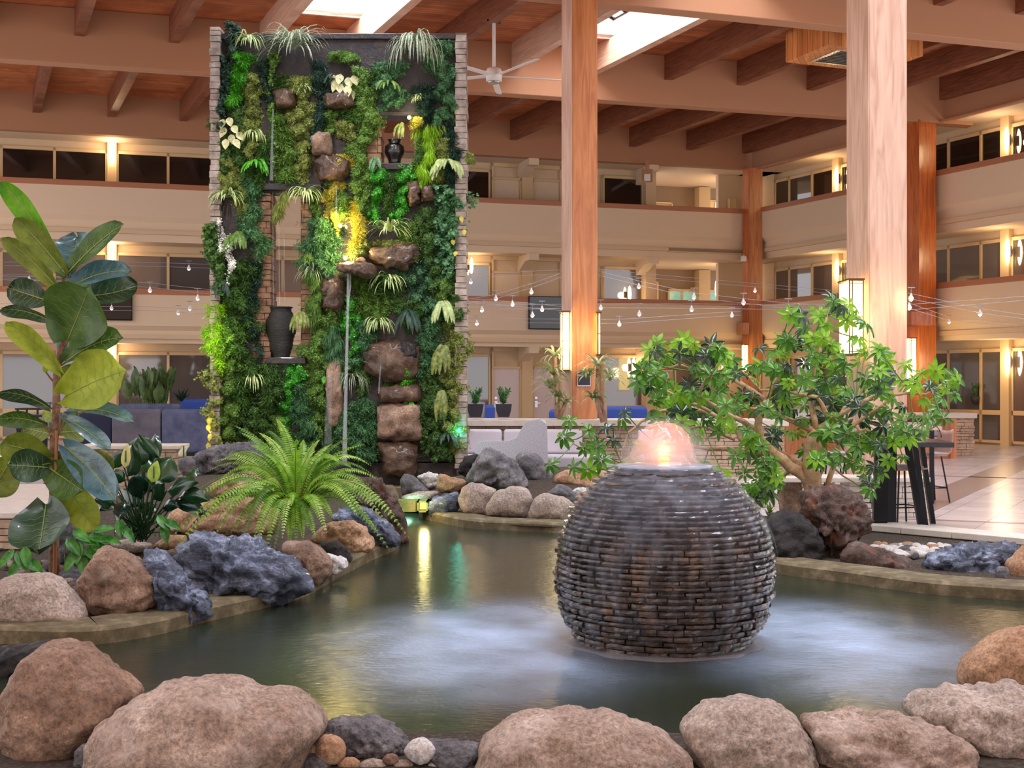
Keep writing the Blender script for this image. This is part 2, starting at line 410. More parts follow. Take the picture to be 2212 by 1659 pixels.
# ---------------------------------------------------------------- columns
def column(x0, xm, x1, Y, z0, z1, mL, mR, name, label_=None):
    """square timber-clad column, two faces seen: px x0..xm and xm..x1, nearest arris at xm"""
    A = P(x0, 0, Y); M_ = P(xm, 0, Y); B = P(x1, 0, Y)
    wid = (x1-x0)/F*Y; s = wid*.72
    th = math.atan2((xm-x0), (x1-xm))   # turn
    s = (xm-x0)/F*Y/math.sin(th) if th > .05 else wid
    view = math.atan2(M_.x, Y)
    c = Vector((M_.x, Y))
    def rot(v, a): return Vector((v.x*math.cos(a)-v.y*math.sin(a), v.x*math.sin(a)+v.y*math.cos(a)))
    e1 = rot(Vector((math.cos(th), math.sin(th))), -view)*s     # right face
    e2 = rot(Vector((-math.sin(th), math.cos(th))), -view)*s
    p0 = c; p1 = c+e1; p2 = c+e1+e2; p3 = c+e2
    root = empty(name, (c.x, c.y, z0)); S(root)
    mb = MB(); mb.prism([p0+(p2-p0)*.01, p1, p2, p3], z0, z1)
    world_child(mb.build('core', mR, bevel=.006), root)
    n2 = (-e1).normalized()*.012
    lf = MB(); lf.prism([p0+n2, p0+n2*.0, p3, p3+n2], z0, z1); world_child(lf.build('cladding', mL), root)
    return root, p0, p1, p2, p3
C1 = column(1214, 1236, 1291, 22.2, .95, ROOF, oak_pale, oak, 'column_wood')
C2 = column(1831, 1878, 1957, 15.6, 0, ROOF, oak_pale, oak_pale, 'column_wood')
C3 = column(1605, 1618, 1647, 40.6, 0, 8.5, oak_deep, oak, 'column_wood')
C4 = column(1945, 1986, 2021, 33.2, 0, 8.5, oak_deep, oak_deep, 'column_wood')
# collars on the far columns
for (a, b, y0, y1, Y, m) in ((1601, 1622, 697, 722, 40.3, oak), (1954, 2028, 673, 702, 32.7, oak_deep)):
    A = P(a, y0, Y); B = P(b, y1, Y); w_ = B.x-A.x
    mb = MB(); mb.prism([(A.x, Y+.3), (A.x+.2*w_, Y), (A.x+.8*w_, Y), (B.x, Y+.25), (B.x, Y+.8), (A.x, Y+.8)], B.z, A.z); S(mb.build('column_collar', m))
# ---------------------------------------------------------------- floor with a hole for the pond, pond water, curb
WZ = -.1
def onz(lst, z): return [tuple(PZ(x, y, z)[:2]) for x, y in lst]
water_px = [(-160, 1392), (0, 1391), (185, 1394), (330, 1374), (440, 1345), (600, 1307), (665, 1286), (735, 1246), (805, 1210), (858, 1184), (874, 1140), (868, 1095), (852, 1062),
            (980, 1062), (1000, 1085), (905, 1113), (960, 1131), (1040, 1144), (1210, 1152), (1440, 1180), (1600, 1215), (1671, 1238), (1819, 1258), (2000, 1283), (2212, 1299), (2360, 1315)]
water = onz(water_px, WZ)
near = [(3.9, 7.2), (3.6, 6.6), (2.6, 6.15), (.9, 5.95), (-.4, 5.95), (-1.2, 6.0), (-2.4, 6.2), (-3.2, 6.8), (-3.85, 7.6)]
water = water+near
outer_px = [(-120, 1120), (60, 1095), (190, 1010), (395, 1000), (430, 975)]
outer = onz([(-180, 1260), (60, 1160), (100, 1060), (200, 1010), (390, 1000)], 0)+[(-5.6, 20.3), (-5, 21.45), (-.7, 21.45), (-.2, 19.5)]
outer += onz([(1200, 1072), (1420, 1095), (1700, 1118), (1890, 1133), (2212, 1163), (2420, 1185)], 0)+[(5.2, 8), (4.6, 5), (3, 4.3), (-3, 4.3), (-5, 6)]
import bmesh
def fill_between(loop_out, loop_in, z, name, m, zf=None):
    bm = bmesh.new(); ed = []
    for lp in (loop_out, loop_in):
        if not lp: continue
        vs = [bm.verts.new((x, y, z)) for x, y in lp]
        ed += [bm.edges.new((vs[i], vs[(i+1) % len(vs)])) for i in range(len(vs))]
    bmesh.ops.triangle_fill(bm, edges=ed, use_beauty=True)
    for f in bm.faces:
        if f.normal.z < 0: f.normal_flip()
    me = bpy.data.meshes.new(name); bm.to_mesh(me); bm.free(); me.materials.append(m)
    o = bpy.data.objects.new(name, me); sc.collection.objects.link(o); return o
# floor material: big pale tiles on a grid turned by 29 degrees
def floor_mat():
    m = bpy.data.materials.new('floor_tile'); m.use_nodes = True; nt = m.node_tree; N = nt.nodes; L = nt.links; b = N['Principled BSDF']
    tc = N.new('ShaderNodeTexCoord'); mp = N.new('ShaderNodeMapping'); mp.inputs['Rotation'].default_value = (0, 0, math.radians(29.2)); L.new(tc.outputs['Object'], mp.inputs[0])
    br = N.new('ShaderNodeTexBrick'); L.new(mp.outputs[0], br.inputs[0]); br.offset = 0; br.squash = 1
    br.inputs['Scale'].default_value = 1; br.inputs['Brick Width'].default_value = .6; br.inputs['Row Height'].default_value = .6
    br.inputs['Mortar Size'].default_value = .005; br.inputs['Color1'].default_value = (*lin((222, 212, 210)), 1); br.inputs['Color2'].default_value = (*lin((208, 196, 194)), 1)
    br.inputs['Mortar'].default_value = (*lin((150, 132, 126)), 1)
    no = N.new('ShaderNodeTexNoise'); no.inputs['Scale'].default_value = 3; L.new(mp.outputs[0], no.inputs[0])
    mx = N.new('ShaderNodeMix'); mx.data_type = 'RGBA'; mx.blend_type = 'MULTIPLY'; mx.inputs[0].default_value = .25
    L.new(br.outputs[0], mx.inputs[6]); L.new(no.outputs[0], mx.inputs[7]); L.new(mx.outputs[2], b.inputs['Base Color'])
    b.inputs['Roughness'].default_value = .22; b.inputs['Specular IOR Level'].default_value = .5
    return m
tile = floor_mat()
fl = S(fill_between([(-22, 2.5), (17, 2.5), (17, 48), (-22, 48)], outer, 0, 'floor', tile))
band = mat('floor_band', (150, 128, 122), .25)
def inlay(pts, wd):
    a, b = [Vector(p).to_2d() for p in pts]; n = (b-a).normalized(); n = Vector((-n.y, n.x))*wd/2
    mb = MB(); mb.prism([a-n, b-n, b+n, a+n], -.02, .003); S(mb.build('floor_band', band))
inlay((PZ(1950, 1108, 0), PZ(2212, 998, 0)*1.0+Vector((2.5, 5, 0))*0), .62)
inlay((PZ(2212, 998, 0), PZ(2212, 998, 0)+(PZ(2212, 998, 0)-PZ(1950, 1108, 0))*2), .62)
inlay((PZ(1900, 1024, 0), PZ(2400, 1040, 0)), .16)
inlay((PZ(1900, 1119, 0), PZ(2400, 1138, 0)), .12)
gravel = mat('bed_gravel', (52, 42, 34), .9, c2=(112, 98, 84), vs=40, bump=1, bs=60, bdist=.04)
bed = S(fill_between(outer, water, -.03, 'ground_bed', gravel))
bt = S(fill_between([(-9, 3), (9, 3), (9, 23), (-9, 23)], None, -.75, 'floor_pond', mat('pond_floor', (44, 50, 30), .9, c2=(70, 70, 44), vs=3)))
def water_mat():
    m = bpy.data.materials.new('pond_water'); m.use_nodes = True; nt = m.node_tree; N = nt.nodes; L = nt.links; b = N['Principled BSDF']
    b.inputs['Specular IOR Level'].default_value = .9; b.inputs['IOR'].default_value = 1.4
    tc = N.new('ShaderNodeTexCoord'); SX, SY = SPH.x, SPH.y
    ds = N.new('ShaderNodeVectorMath'); ds.operation = 'DISTANCE'; ds.inputs[1].default_value = (SX, SY, WZ); L.new(tc.outputs['Object'], ds.inputs[0])
    prev = None
    for (ex, ey, rx_, ry_) in ((-.15, 8.35, 1.0, 1.5), (2.05, 8.4, .9, 1.5)):  # two pale patches: skylight reflected in churned water, painted as colour
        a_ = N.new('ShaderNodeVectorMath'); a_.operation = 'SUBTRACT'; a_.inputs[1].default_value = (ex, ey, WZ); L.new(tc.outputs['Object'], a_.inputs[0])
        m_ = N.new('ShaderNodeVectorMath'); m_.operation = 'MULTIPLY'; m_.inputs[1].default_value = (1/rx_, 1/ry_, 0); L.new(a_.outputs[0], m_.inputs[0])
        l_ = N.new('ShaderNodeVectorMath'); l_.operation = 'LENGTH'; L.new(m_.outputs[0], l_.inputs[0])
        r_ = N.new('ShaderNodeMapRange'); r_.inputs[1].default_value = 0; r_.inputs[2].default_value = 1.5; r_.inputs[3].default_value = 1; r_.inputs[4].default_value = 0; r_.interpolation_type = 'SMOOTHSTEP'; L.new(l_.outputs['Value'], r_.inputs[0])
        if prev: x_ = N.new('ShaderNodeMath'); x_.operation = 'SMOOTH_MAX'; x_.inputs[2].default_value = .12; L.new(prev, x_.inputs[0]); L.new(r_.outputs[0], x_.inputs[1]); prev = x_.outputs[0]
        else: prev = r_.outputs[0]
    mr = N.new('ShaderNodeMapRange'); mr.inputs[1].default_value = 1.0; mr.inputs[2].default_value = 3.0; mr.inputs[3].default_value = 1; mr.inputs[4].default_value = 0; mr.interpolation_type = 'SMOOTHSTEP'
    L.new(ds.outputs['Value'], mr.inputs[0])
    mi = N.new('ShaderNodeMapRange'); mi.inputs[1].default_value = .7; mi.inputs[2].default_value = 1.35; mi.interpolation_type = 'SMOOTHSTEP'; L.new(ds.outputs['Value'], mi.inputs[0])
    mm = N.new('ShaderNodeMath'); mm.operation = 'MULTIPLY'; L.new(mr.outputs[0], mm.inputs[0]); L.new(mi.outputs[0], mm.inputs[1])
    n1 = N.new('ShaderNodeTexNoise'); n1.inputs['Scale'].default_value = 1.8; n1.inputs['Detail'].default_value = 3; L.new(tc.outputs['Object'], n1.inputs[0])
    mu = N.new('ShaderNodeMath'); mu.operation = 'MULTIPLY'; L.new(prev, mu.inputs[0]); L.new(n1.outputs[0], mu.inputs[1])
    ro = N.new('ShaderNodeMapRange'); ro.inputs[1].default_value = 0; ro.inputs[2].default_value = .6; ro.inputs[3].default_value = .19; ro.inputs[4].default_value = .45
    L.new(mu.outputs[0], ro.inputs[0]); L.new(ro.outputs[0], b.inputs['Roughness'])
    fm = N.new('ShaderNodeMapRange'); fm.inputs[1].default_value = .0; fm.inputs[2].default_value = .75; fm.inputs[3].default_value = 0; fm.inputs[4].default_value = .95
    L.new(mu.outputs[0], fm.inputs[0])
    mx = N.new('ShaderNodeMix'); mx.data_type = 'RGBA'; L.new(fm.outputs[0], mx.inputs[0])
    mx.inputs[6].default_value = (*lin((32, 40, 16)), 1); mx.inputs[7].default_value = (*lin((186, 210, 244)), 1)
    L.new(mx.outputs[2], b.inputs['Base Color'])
    mp = N.new('ShaderNodeMapping'); mp.inputs['Scale'].default_value = (1, 1.6, 1); L.new(tc.outputs['Object'], mp.inputs[0])
    n2 = N.new('ShaderNodeTexNoise'); n2.inputs['Scale'].default_value = 14; n2.inputs['Detail'].default_value = 4; L.new(mp.outputs[0], n2.inputs[0])
    bp = N.new('ShaderNodeBump'); bp.inputs['Distance'].default_value = .02; L.new(n2.outputs[0], bp.inputs['Height'])
    bs = N.new('ShaderNodeMapRange'); bs.inputs[1].default_value = 0; bs.inputs[2].default_value = .5; bs.inputs[3].default_value = .22; bs.inputs[4].default_value = .6
    L.new(mu.outputs[0], bs.inputs[0]); L.new(bs.outputs[0], bp.inputs['Strength']); L.new(bp.outputs[0], b.inputs['Normal'])
    return m
SPH = Vector(((1434-CX)/F*8.4, 8.4, .39))
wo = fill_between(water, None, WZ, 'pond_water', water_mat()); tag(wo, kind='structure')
# curb around the water, a tube-like concrete lip following the outline
curb_m = mat('curb_concrete', (84, 70, 52), .8, c2=(138, 122, 98), vs=7, c3=(104, 94, 66), bump=.5, bs=30)
def curb(pts, w_, h, name='trim_curb', z0=-.7, m=None):
    mb = MB(); n = len(pts); P2 = [Vector(p) for p in pts]; prof = [(0, z0), (0, WZ+h*.8), (.03, WZ+h), (w_-.03, WZ+h), (w_, WZ+h*.85), (w_, z0)]
    vs = []
    for i, p in enumerate(P2):
        d = (P2[min(i+1, n-1)]-P2[max(0, i-1)]).normalized(); nn = Vector((-d.y, d.x))
        for (o, z) in prof: vs.append((p.x+nn.x*o, p.y+nn.y*o, z))
    k = len(prof); fs = [(i*k+j, (i+1)*k+j, (i+1)*k+j+1, i*k+j+1) for i in range(n-1) for j in range(k-1)]
    fs += [tuple(range(k)), tuple((n-1)*k+j for j in range(k))[::-1]]
    mb.add(vs, fs); return S(mb.build(name, m or curb_m, smooth=False))
def dense(pts, k=5):
    out = []
    n = len(pts)
    for i in range(n-1):
        p0, p1, p2, p3 = [Vector(pts[max(0, min(n-1, i+j))]) for j in (-1, 0, 1, 2)]
        for t in range(k):
            t /= k; out.append(tuple(.5*((2*p1)+(p2-p0)*t+(2*p0-5*p1+4*p2-p3)*t*t+(3*p1-p0-3*p2+p3)*t**3)))
    out.append(tuple(pts[-1])); return out
curb(dense(water[0:13]), .45, .11)
curb(dense(water[14:26]), .42, .11)
# flat pale rim ledge on the right, beyond the bed, and the stained wall below it
rim = onz([(1700, 1112), (1885, 1124), (2212, 1152), (2440, 1172)], .05)
mb = MB()
n_ = len(rim)
for i in range(n_-1):
    a, b = Vector(rim[i]), Vector(rim[i+1]); d = (b-a).normalized(); nn = Vector((d.y, -d.x))*.42
    if nn.y > 0: nn = -nn
    k_ = 3
    for j in range(k_):
        p = a.lerp(b, j/k_); q = a.lerp(b, (j+1)/k_-.004); mb.prism([p+nn, q+nn, q, p], -.02, .05)
S(mb.build('trim_ledge', mat('ledge_stone', (212, 206, 196), .5, var=.08, vs=3), bevel=.008))
mb = MB()
for i in range(n_-1):
    a, b = Vector(rim[i]), Vector(rim[i+1]); d = (b-a).normalized(); nn = Vector((d.y, -d.x))
    if nn.y > 0: nn = -nn
    mb.prism([a+nn*.36, b+nn*.36, b+nn*.2, a+nn*.2], -.7, -.02)
S(mb.build('wall_ledge', mat('stained_wall', (40, 32, 24), .8, c2=(150, 130, 104), vs=9, stretch=(1, 1, .35))))
# ---------------------------------------------------------------- rocks
def ico(n):
    bm = bmesh.new(); bmesh.ops.create_icosphere(bm, subdivisions=n, radius=1)
    v = [tuple(x.co) for x in bm.verts]; f = [tuple(q.index for q in p.verts) for p in bm.faces]; bm.free(); return v, f
ICO = {n: ico(n) for n in (2, 3, 4, 5, 6)}
def stone(name, base, hi, lo, mid=None, vs=5, bump=.5, bs=22, rough=.8, stretch=None, coat=0, spot=None):
    m = mat(name, base, rough, c2=hi, c3=mid, vs=vs, bump=bump, bs=bs, bdist=.03, stretch=stretch, coat=coat, detail=8)
    nt = m.node_tree; N = nt.nodes; L = nt.links; b = N['Principled BSDF']
    src = b.inputs['Base Color'].links[0].from_socket
    tc = [n for n in N if n.type == 'TEX_COORD'][0]
    n2 = N.new('ShaderNodeTexNoise'); n2.inputs['Scale'].default_value = 48; n2.inputs['Detail'].default_value = 8; n2.inputs['Roughness'].default_value = .8
    L.new(tc.outputs['Object'], n2.inputs[0])
    mr = N.new('ShaderNodeMapRange'); mr.inputs[1].default_value = .36; mr.inputs[2].default_value = .64; mr.inputs[3].default_value = .4; mr.inputs[4].default_value = 1.5; L.new(n2.outputs[0], mr.inputs[0])
    sc_ = N.new('ShaderNodeVectorMath'); sc_.operation = 'SCALE'; L.new(src, sc_.inputs[0]); L.new(mr.outputs[0], sc_.inputs['Scale'])
    out = sc_.outputs[0]
    if spot:
        n3 = N.new('ShaderNodeTexNoise'); n3.inputs['Scale'].default_value = 5.5; n3.inputs['Detail'].default_value = 10; n3.inputs['Roughness'].default_value = .7; L.new(tc.outputs['Object'], n3.inputs[0])
        cr = N.new('ShaderNodeMapRange'); cr.inputs[1].default_value = .5; cr.inputs[2].default_value = .75; L.new(n3.outputs[0], cr.inputs[0])
        mx = N.new('ShaderNodeMix'); mx.data_type = 'RGBA'; L.new(cr.outputs[0], mx.inputs[0]); L.new(out, mx.inputs[6]); mx.inputs[7].default_value = (*lin(spot), 1); out = mx.outputs[2]
    L.new(out, b.inputs['Base Color']); return m
RM = {
 'tan': stone('tan_stone', (138, 114, 98), (208, 188, 174), None, (172, 150, 134), vs=3.2, spot=(196, 180, 170), bump=.8),
 'brown': stone('brown_stone', (106, 82, 66), (180, 150, 128), None, (144, 116, 96), vs=4, bump=.8, spot=(160, 142, 130)),
 'pale': stone('pale_stone', (146, 130, 118), (208, 192, 180), None, (178, 162, 150), vs=3, bump=.7, bs=30, spot=(150, 130, 112)),
 'orange': stone('orange_stone', (146, 108, 78), (206, 172, 140), None, (178, 140, 108), vs=4, bump=.5),
 'blue': stone('blue_lit_stone', (44, 50, 62), (164, 178, 204), None, (86, 96, 118), vs=4, bump=1, bs=14, rough=.6, stretch=(1, 1, 2.2), coat=.2),  # bluish light on these rocks put into the stone colour
 'slate': stone('slate_stone', (70, 70, 74), (156, 154, 156), None, (108, 106, 110), vs=4, bump=.9, bs=16, rough=.6),
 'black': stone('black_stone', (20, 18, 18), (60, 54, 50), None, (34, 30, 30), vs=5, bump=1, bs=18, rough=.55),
 'lava': stone('lava_stone', (62, 44, 36), (134, 116, 106), None, (88, 72, 66), vs=4, bump=1.2, bs=16, spot=(136, 76, 38)),
 'white': stone('white_stone', (176, 172, 170), (232, 230, 228), None, None, vs=5, bump=.4),
 'wet': stone('wet_brown_stone', (58, 40, 28), (128, 96, 72), None, (86, 62, 46), vs=4, bump=1, bs=16, rough=.3, coat=.4),
}
AMP = {'smooth': (.06, .022, 1.9, .025), 'angular': (.09, .03, 2.4, .10), 'craggy': (.13, .06, 3.2, .13), 'flat': (.05, .02, 3, .04)}
MOUNDS = [(-3.7, 16.6, 1.9, 5.2, .42), (.7, 18.6, 2.5, 3.1, .36)]
def ground(x, y):
    g = -.03
    for cx, cy_, rx_, ry_, h in MOUNDS:
        d = ((x-cx)/rx_)**2+((y-cy_)/ry_)**2
        if d < 1: g = max(g, -.05+(h+.05)*(1-d)**.8)
    return g
for cx_, cy_, rx_, ry_, h_ in MOUNDS:
    mb = MB(); vs = []; nr, na = 10, 40
    for i in range(nr+1):
        for j in range(na):
            t = 2*math.pi*j/na; r = i/nr; x = cx_+rx_*r*math.cos(t); y = cy_+ry_*r*math.sin(t)
            vs.append((x, y, -.06+(h_+.05)*max(0, 1-r*r)**.8+.02*noise.noise(Vector((x*3, y*3, 0)))))
    mb.add(vs, [(i*na+j, i*na+(j+1) % na, (i+1)*na+(j+1) % na, (i+1)*na+j) for i in range(nr) for j in range(na)])
    S(mb.build('ground_mound', gravel, smooth=True))
def rest_depth(pts, Y):
    yb = max(y for x, y in pts); xm = sum(x for x, y in pts)/len(pts)
    if yb > 1390: return Y
    best = Y
    for k in range(60):
        Yk = Y*(1+k*.006); q = P(xm, yb, Yk); best = Yk
        if q.z <= ground(q.x, Yk)+.0: break
    return best
def rock(pts, Y, mk, label, style='smooth', dy=None, name='boulder', cat='rock', group=None, res=None, base=None, pw=.8, seed=None, meshonly=False, rest=False):
    seed = R.random()*100 if seed is None else seed
    if rest: Y = rest_depth(pts, Y)
    near_row = max(y for x, y in pts) > 1640 and name == 'boulder'
    if near_row: Y *= .92
    if near_row: pts = [(x, y+110 if y > 1655 else y) for x, y in pts]; res = 6
    wp = [P(x, y, Y) for x, y in pts]
    xs = [p.x for p in wp]; zs = [p.z for p in wp]
    # polygon centroid
    A = cx = cz = 0
    n = len(wp)
    for i in range(n):
        a, b = wp[i], wp[(i+1) % n]; c = a.x*b.z-b.x*a.z; A += c; cx += (a.x+b.x)*c; cz += (a.z+b.z)*c
    cx /= 3*A; cz /= 3*A
    W = max(xs)-min(xs); H = max(zs)-min(zs)
    if dy is None: dy = .36*(W*H)**.5+.06*W
    rad = []
    K = 96
    for k in range(K):
        th = 2*math.pi*k/K; dx, dz = math.cos(th), math.sin(th); best = 0
        for i in range(n):
            ax, az = wp[i].x-cx, wp[i].z-cz; bx, bz_ = wp[(i+1) % n].x-cx, wp[(i+1) % n].z-cz
            ex, ez = bx-ax, bz_-az; den = dx*ez-dz*ex
            if abs(den) < 1e-9: continue
            t = (ax*ez-az*ex)/den; s = (ax*dz-az*dx)/den
            if t > 0 and -1e-6 <= s <= 1+1e-6: best = max(best, t)
        rad.append(best or .01)
    sm = 1 if style in ('angular', 'craggy', 'flat') else 2
    for _ in range(sm): rad = [(rad[k-1]+2*rad[k]+rad[(k+1) % K])/4 for k in range(K)]
    a1, a2, fq, rg = AMP[style]; size = (W*H)**.5
    if res is None: res = 5 if (W*F/Y > 110 or H*F/Y > 110) else 4
    V, Fc = ICO[res]; so = Vector((seed, seed*1.7, seed*.6)); out = []
    rot = Matrix.Rotation(seed, 3, 'Z') @ Matrix.Rotation(seed*2, 3, 'X')
    for v in V:
        x, y, z = rot @ Vector(v)
        rho = math.hypot(x, z); th = math.atan2(z, x) % (2*math.pi); kk = th/(2*math.pi)*K; i0 = int(kk) % K; fr = kk-int(kk)
        r = rad[i0]*(1-fr)+rad[(i0+1) % K]*fr; rr = rho**pw
        p = Vector((cx+math.cos(th)*rr*r, Y+math.copysign(abs(y)**(.85), y)*dy, cz+math.sin(th)*rr*r))
        q = p/size*fq+so; nv = Vector((x, y, z))
        d = a1*size*noise.fractal(q, 1, 2, 3)*(.35+.65*(1-rho**6))
        if rg:
            t = noise.voronoi(q*1.1)[0]; d += rg*size*((t[1]-t[0])-.35)*(.4+.6*(1-rho**4))*.5
            qs = Vector(((q.x+q.z*.9)*.55, q.y*.8, (q.z-q.x*.6)*1.9)); s_ = 1-abs(noise.noise(qs)*2); s2 = 1-abs(noise.noise(qs*2.7)*2); d += rg*size*((s_-.5)*.45+(s2-.5)*.22)*(.5+.5*(1-rho**5))
        d += a2*size*noise.fractal(q*4, .8, 2.1, 6)
        out.append(p+nv*d)
    mb = MB(); mb.v = [tuple(p) for p in out]; mb.f = list(Fc)
    if meshonly: return mb
    zb = min(p.z for p in out)
    o = mb.build(name, RM[mk] if isinstance(mk, str) else mk, smooth=True, origin=(cx, Y, zb))
    return tag(o, label, cat, group)
def el(cx, cy, rx, ry, n=12, a=0):
    return [(cx+rx*math.cos(t*2*math.pi/n)*(1+.06*math.sin(3*t+cx)), cy+ry*math.sin(t*2*math.pi/n)*(1+.06*math.cos(2*t+cy))) for t in range(n)]
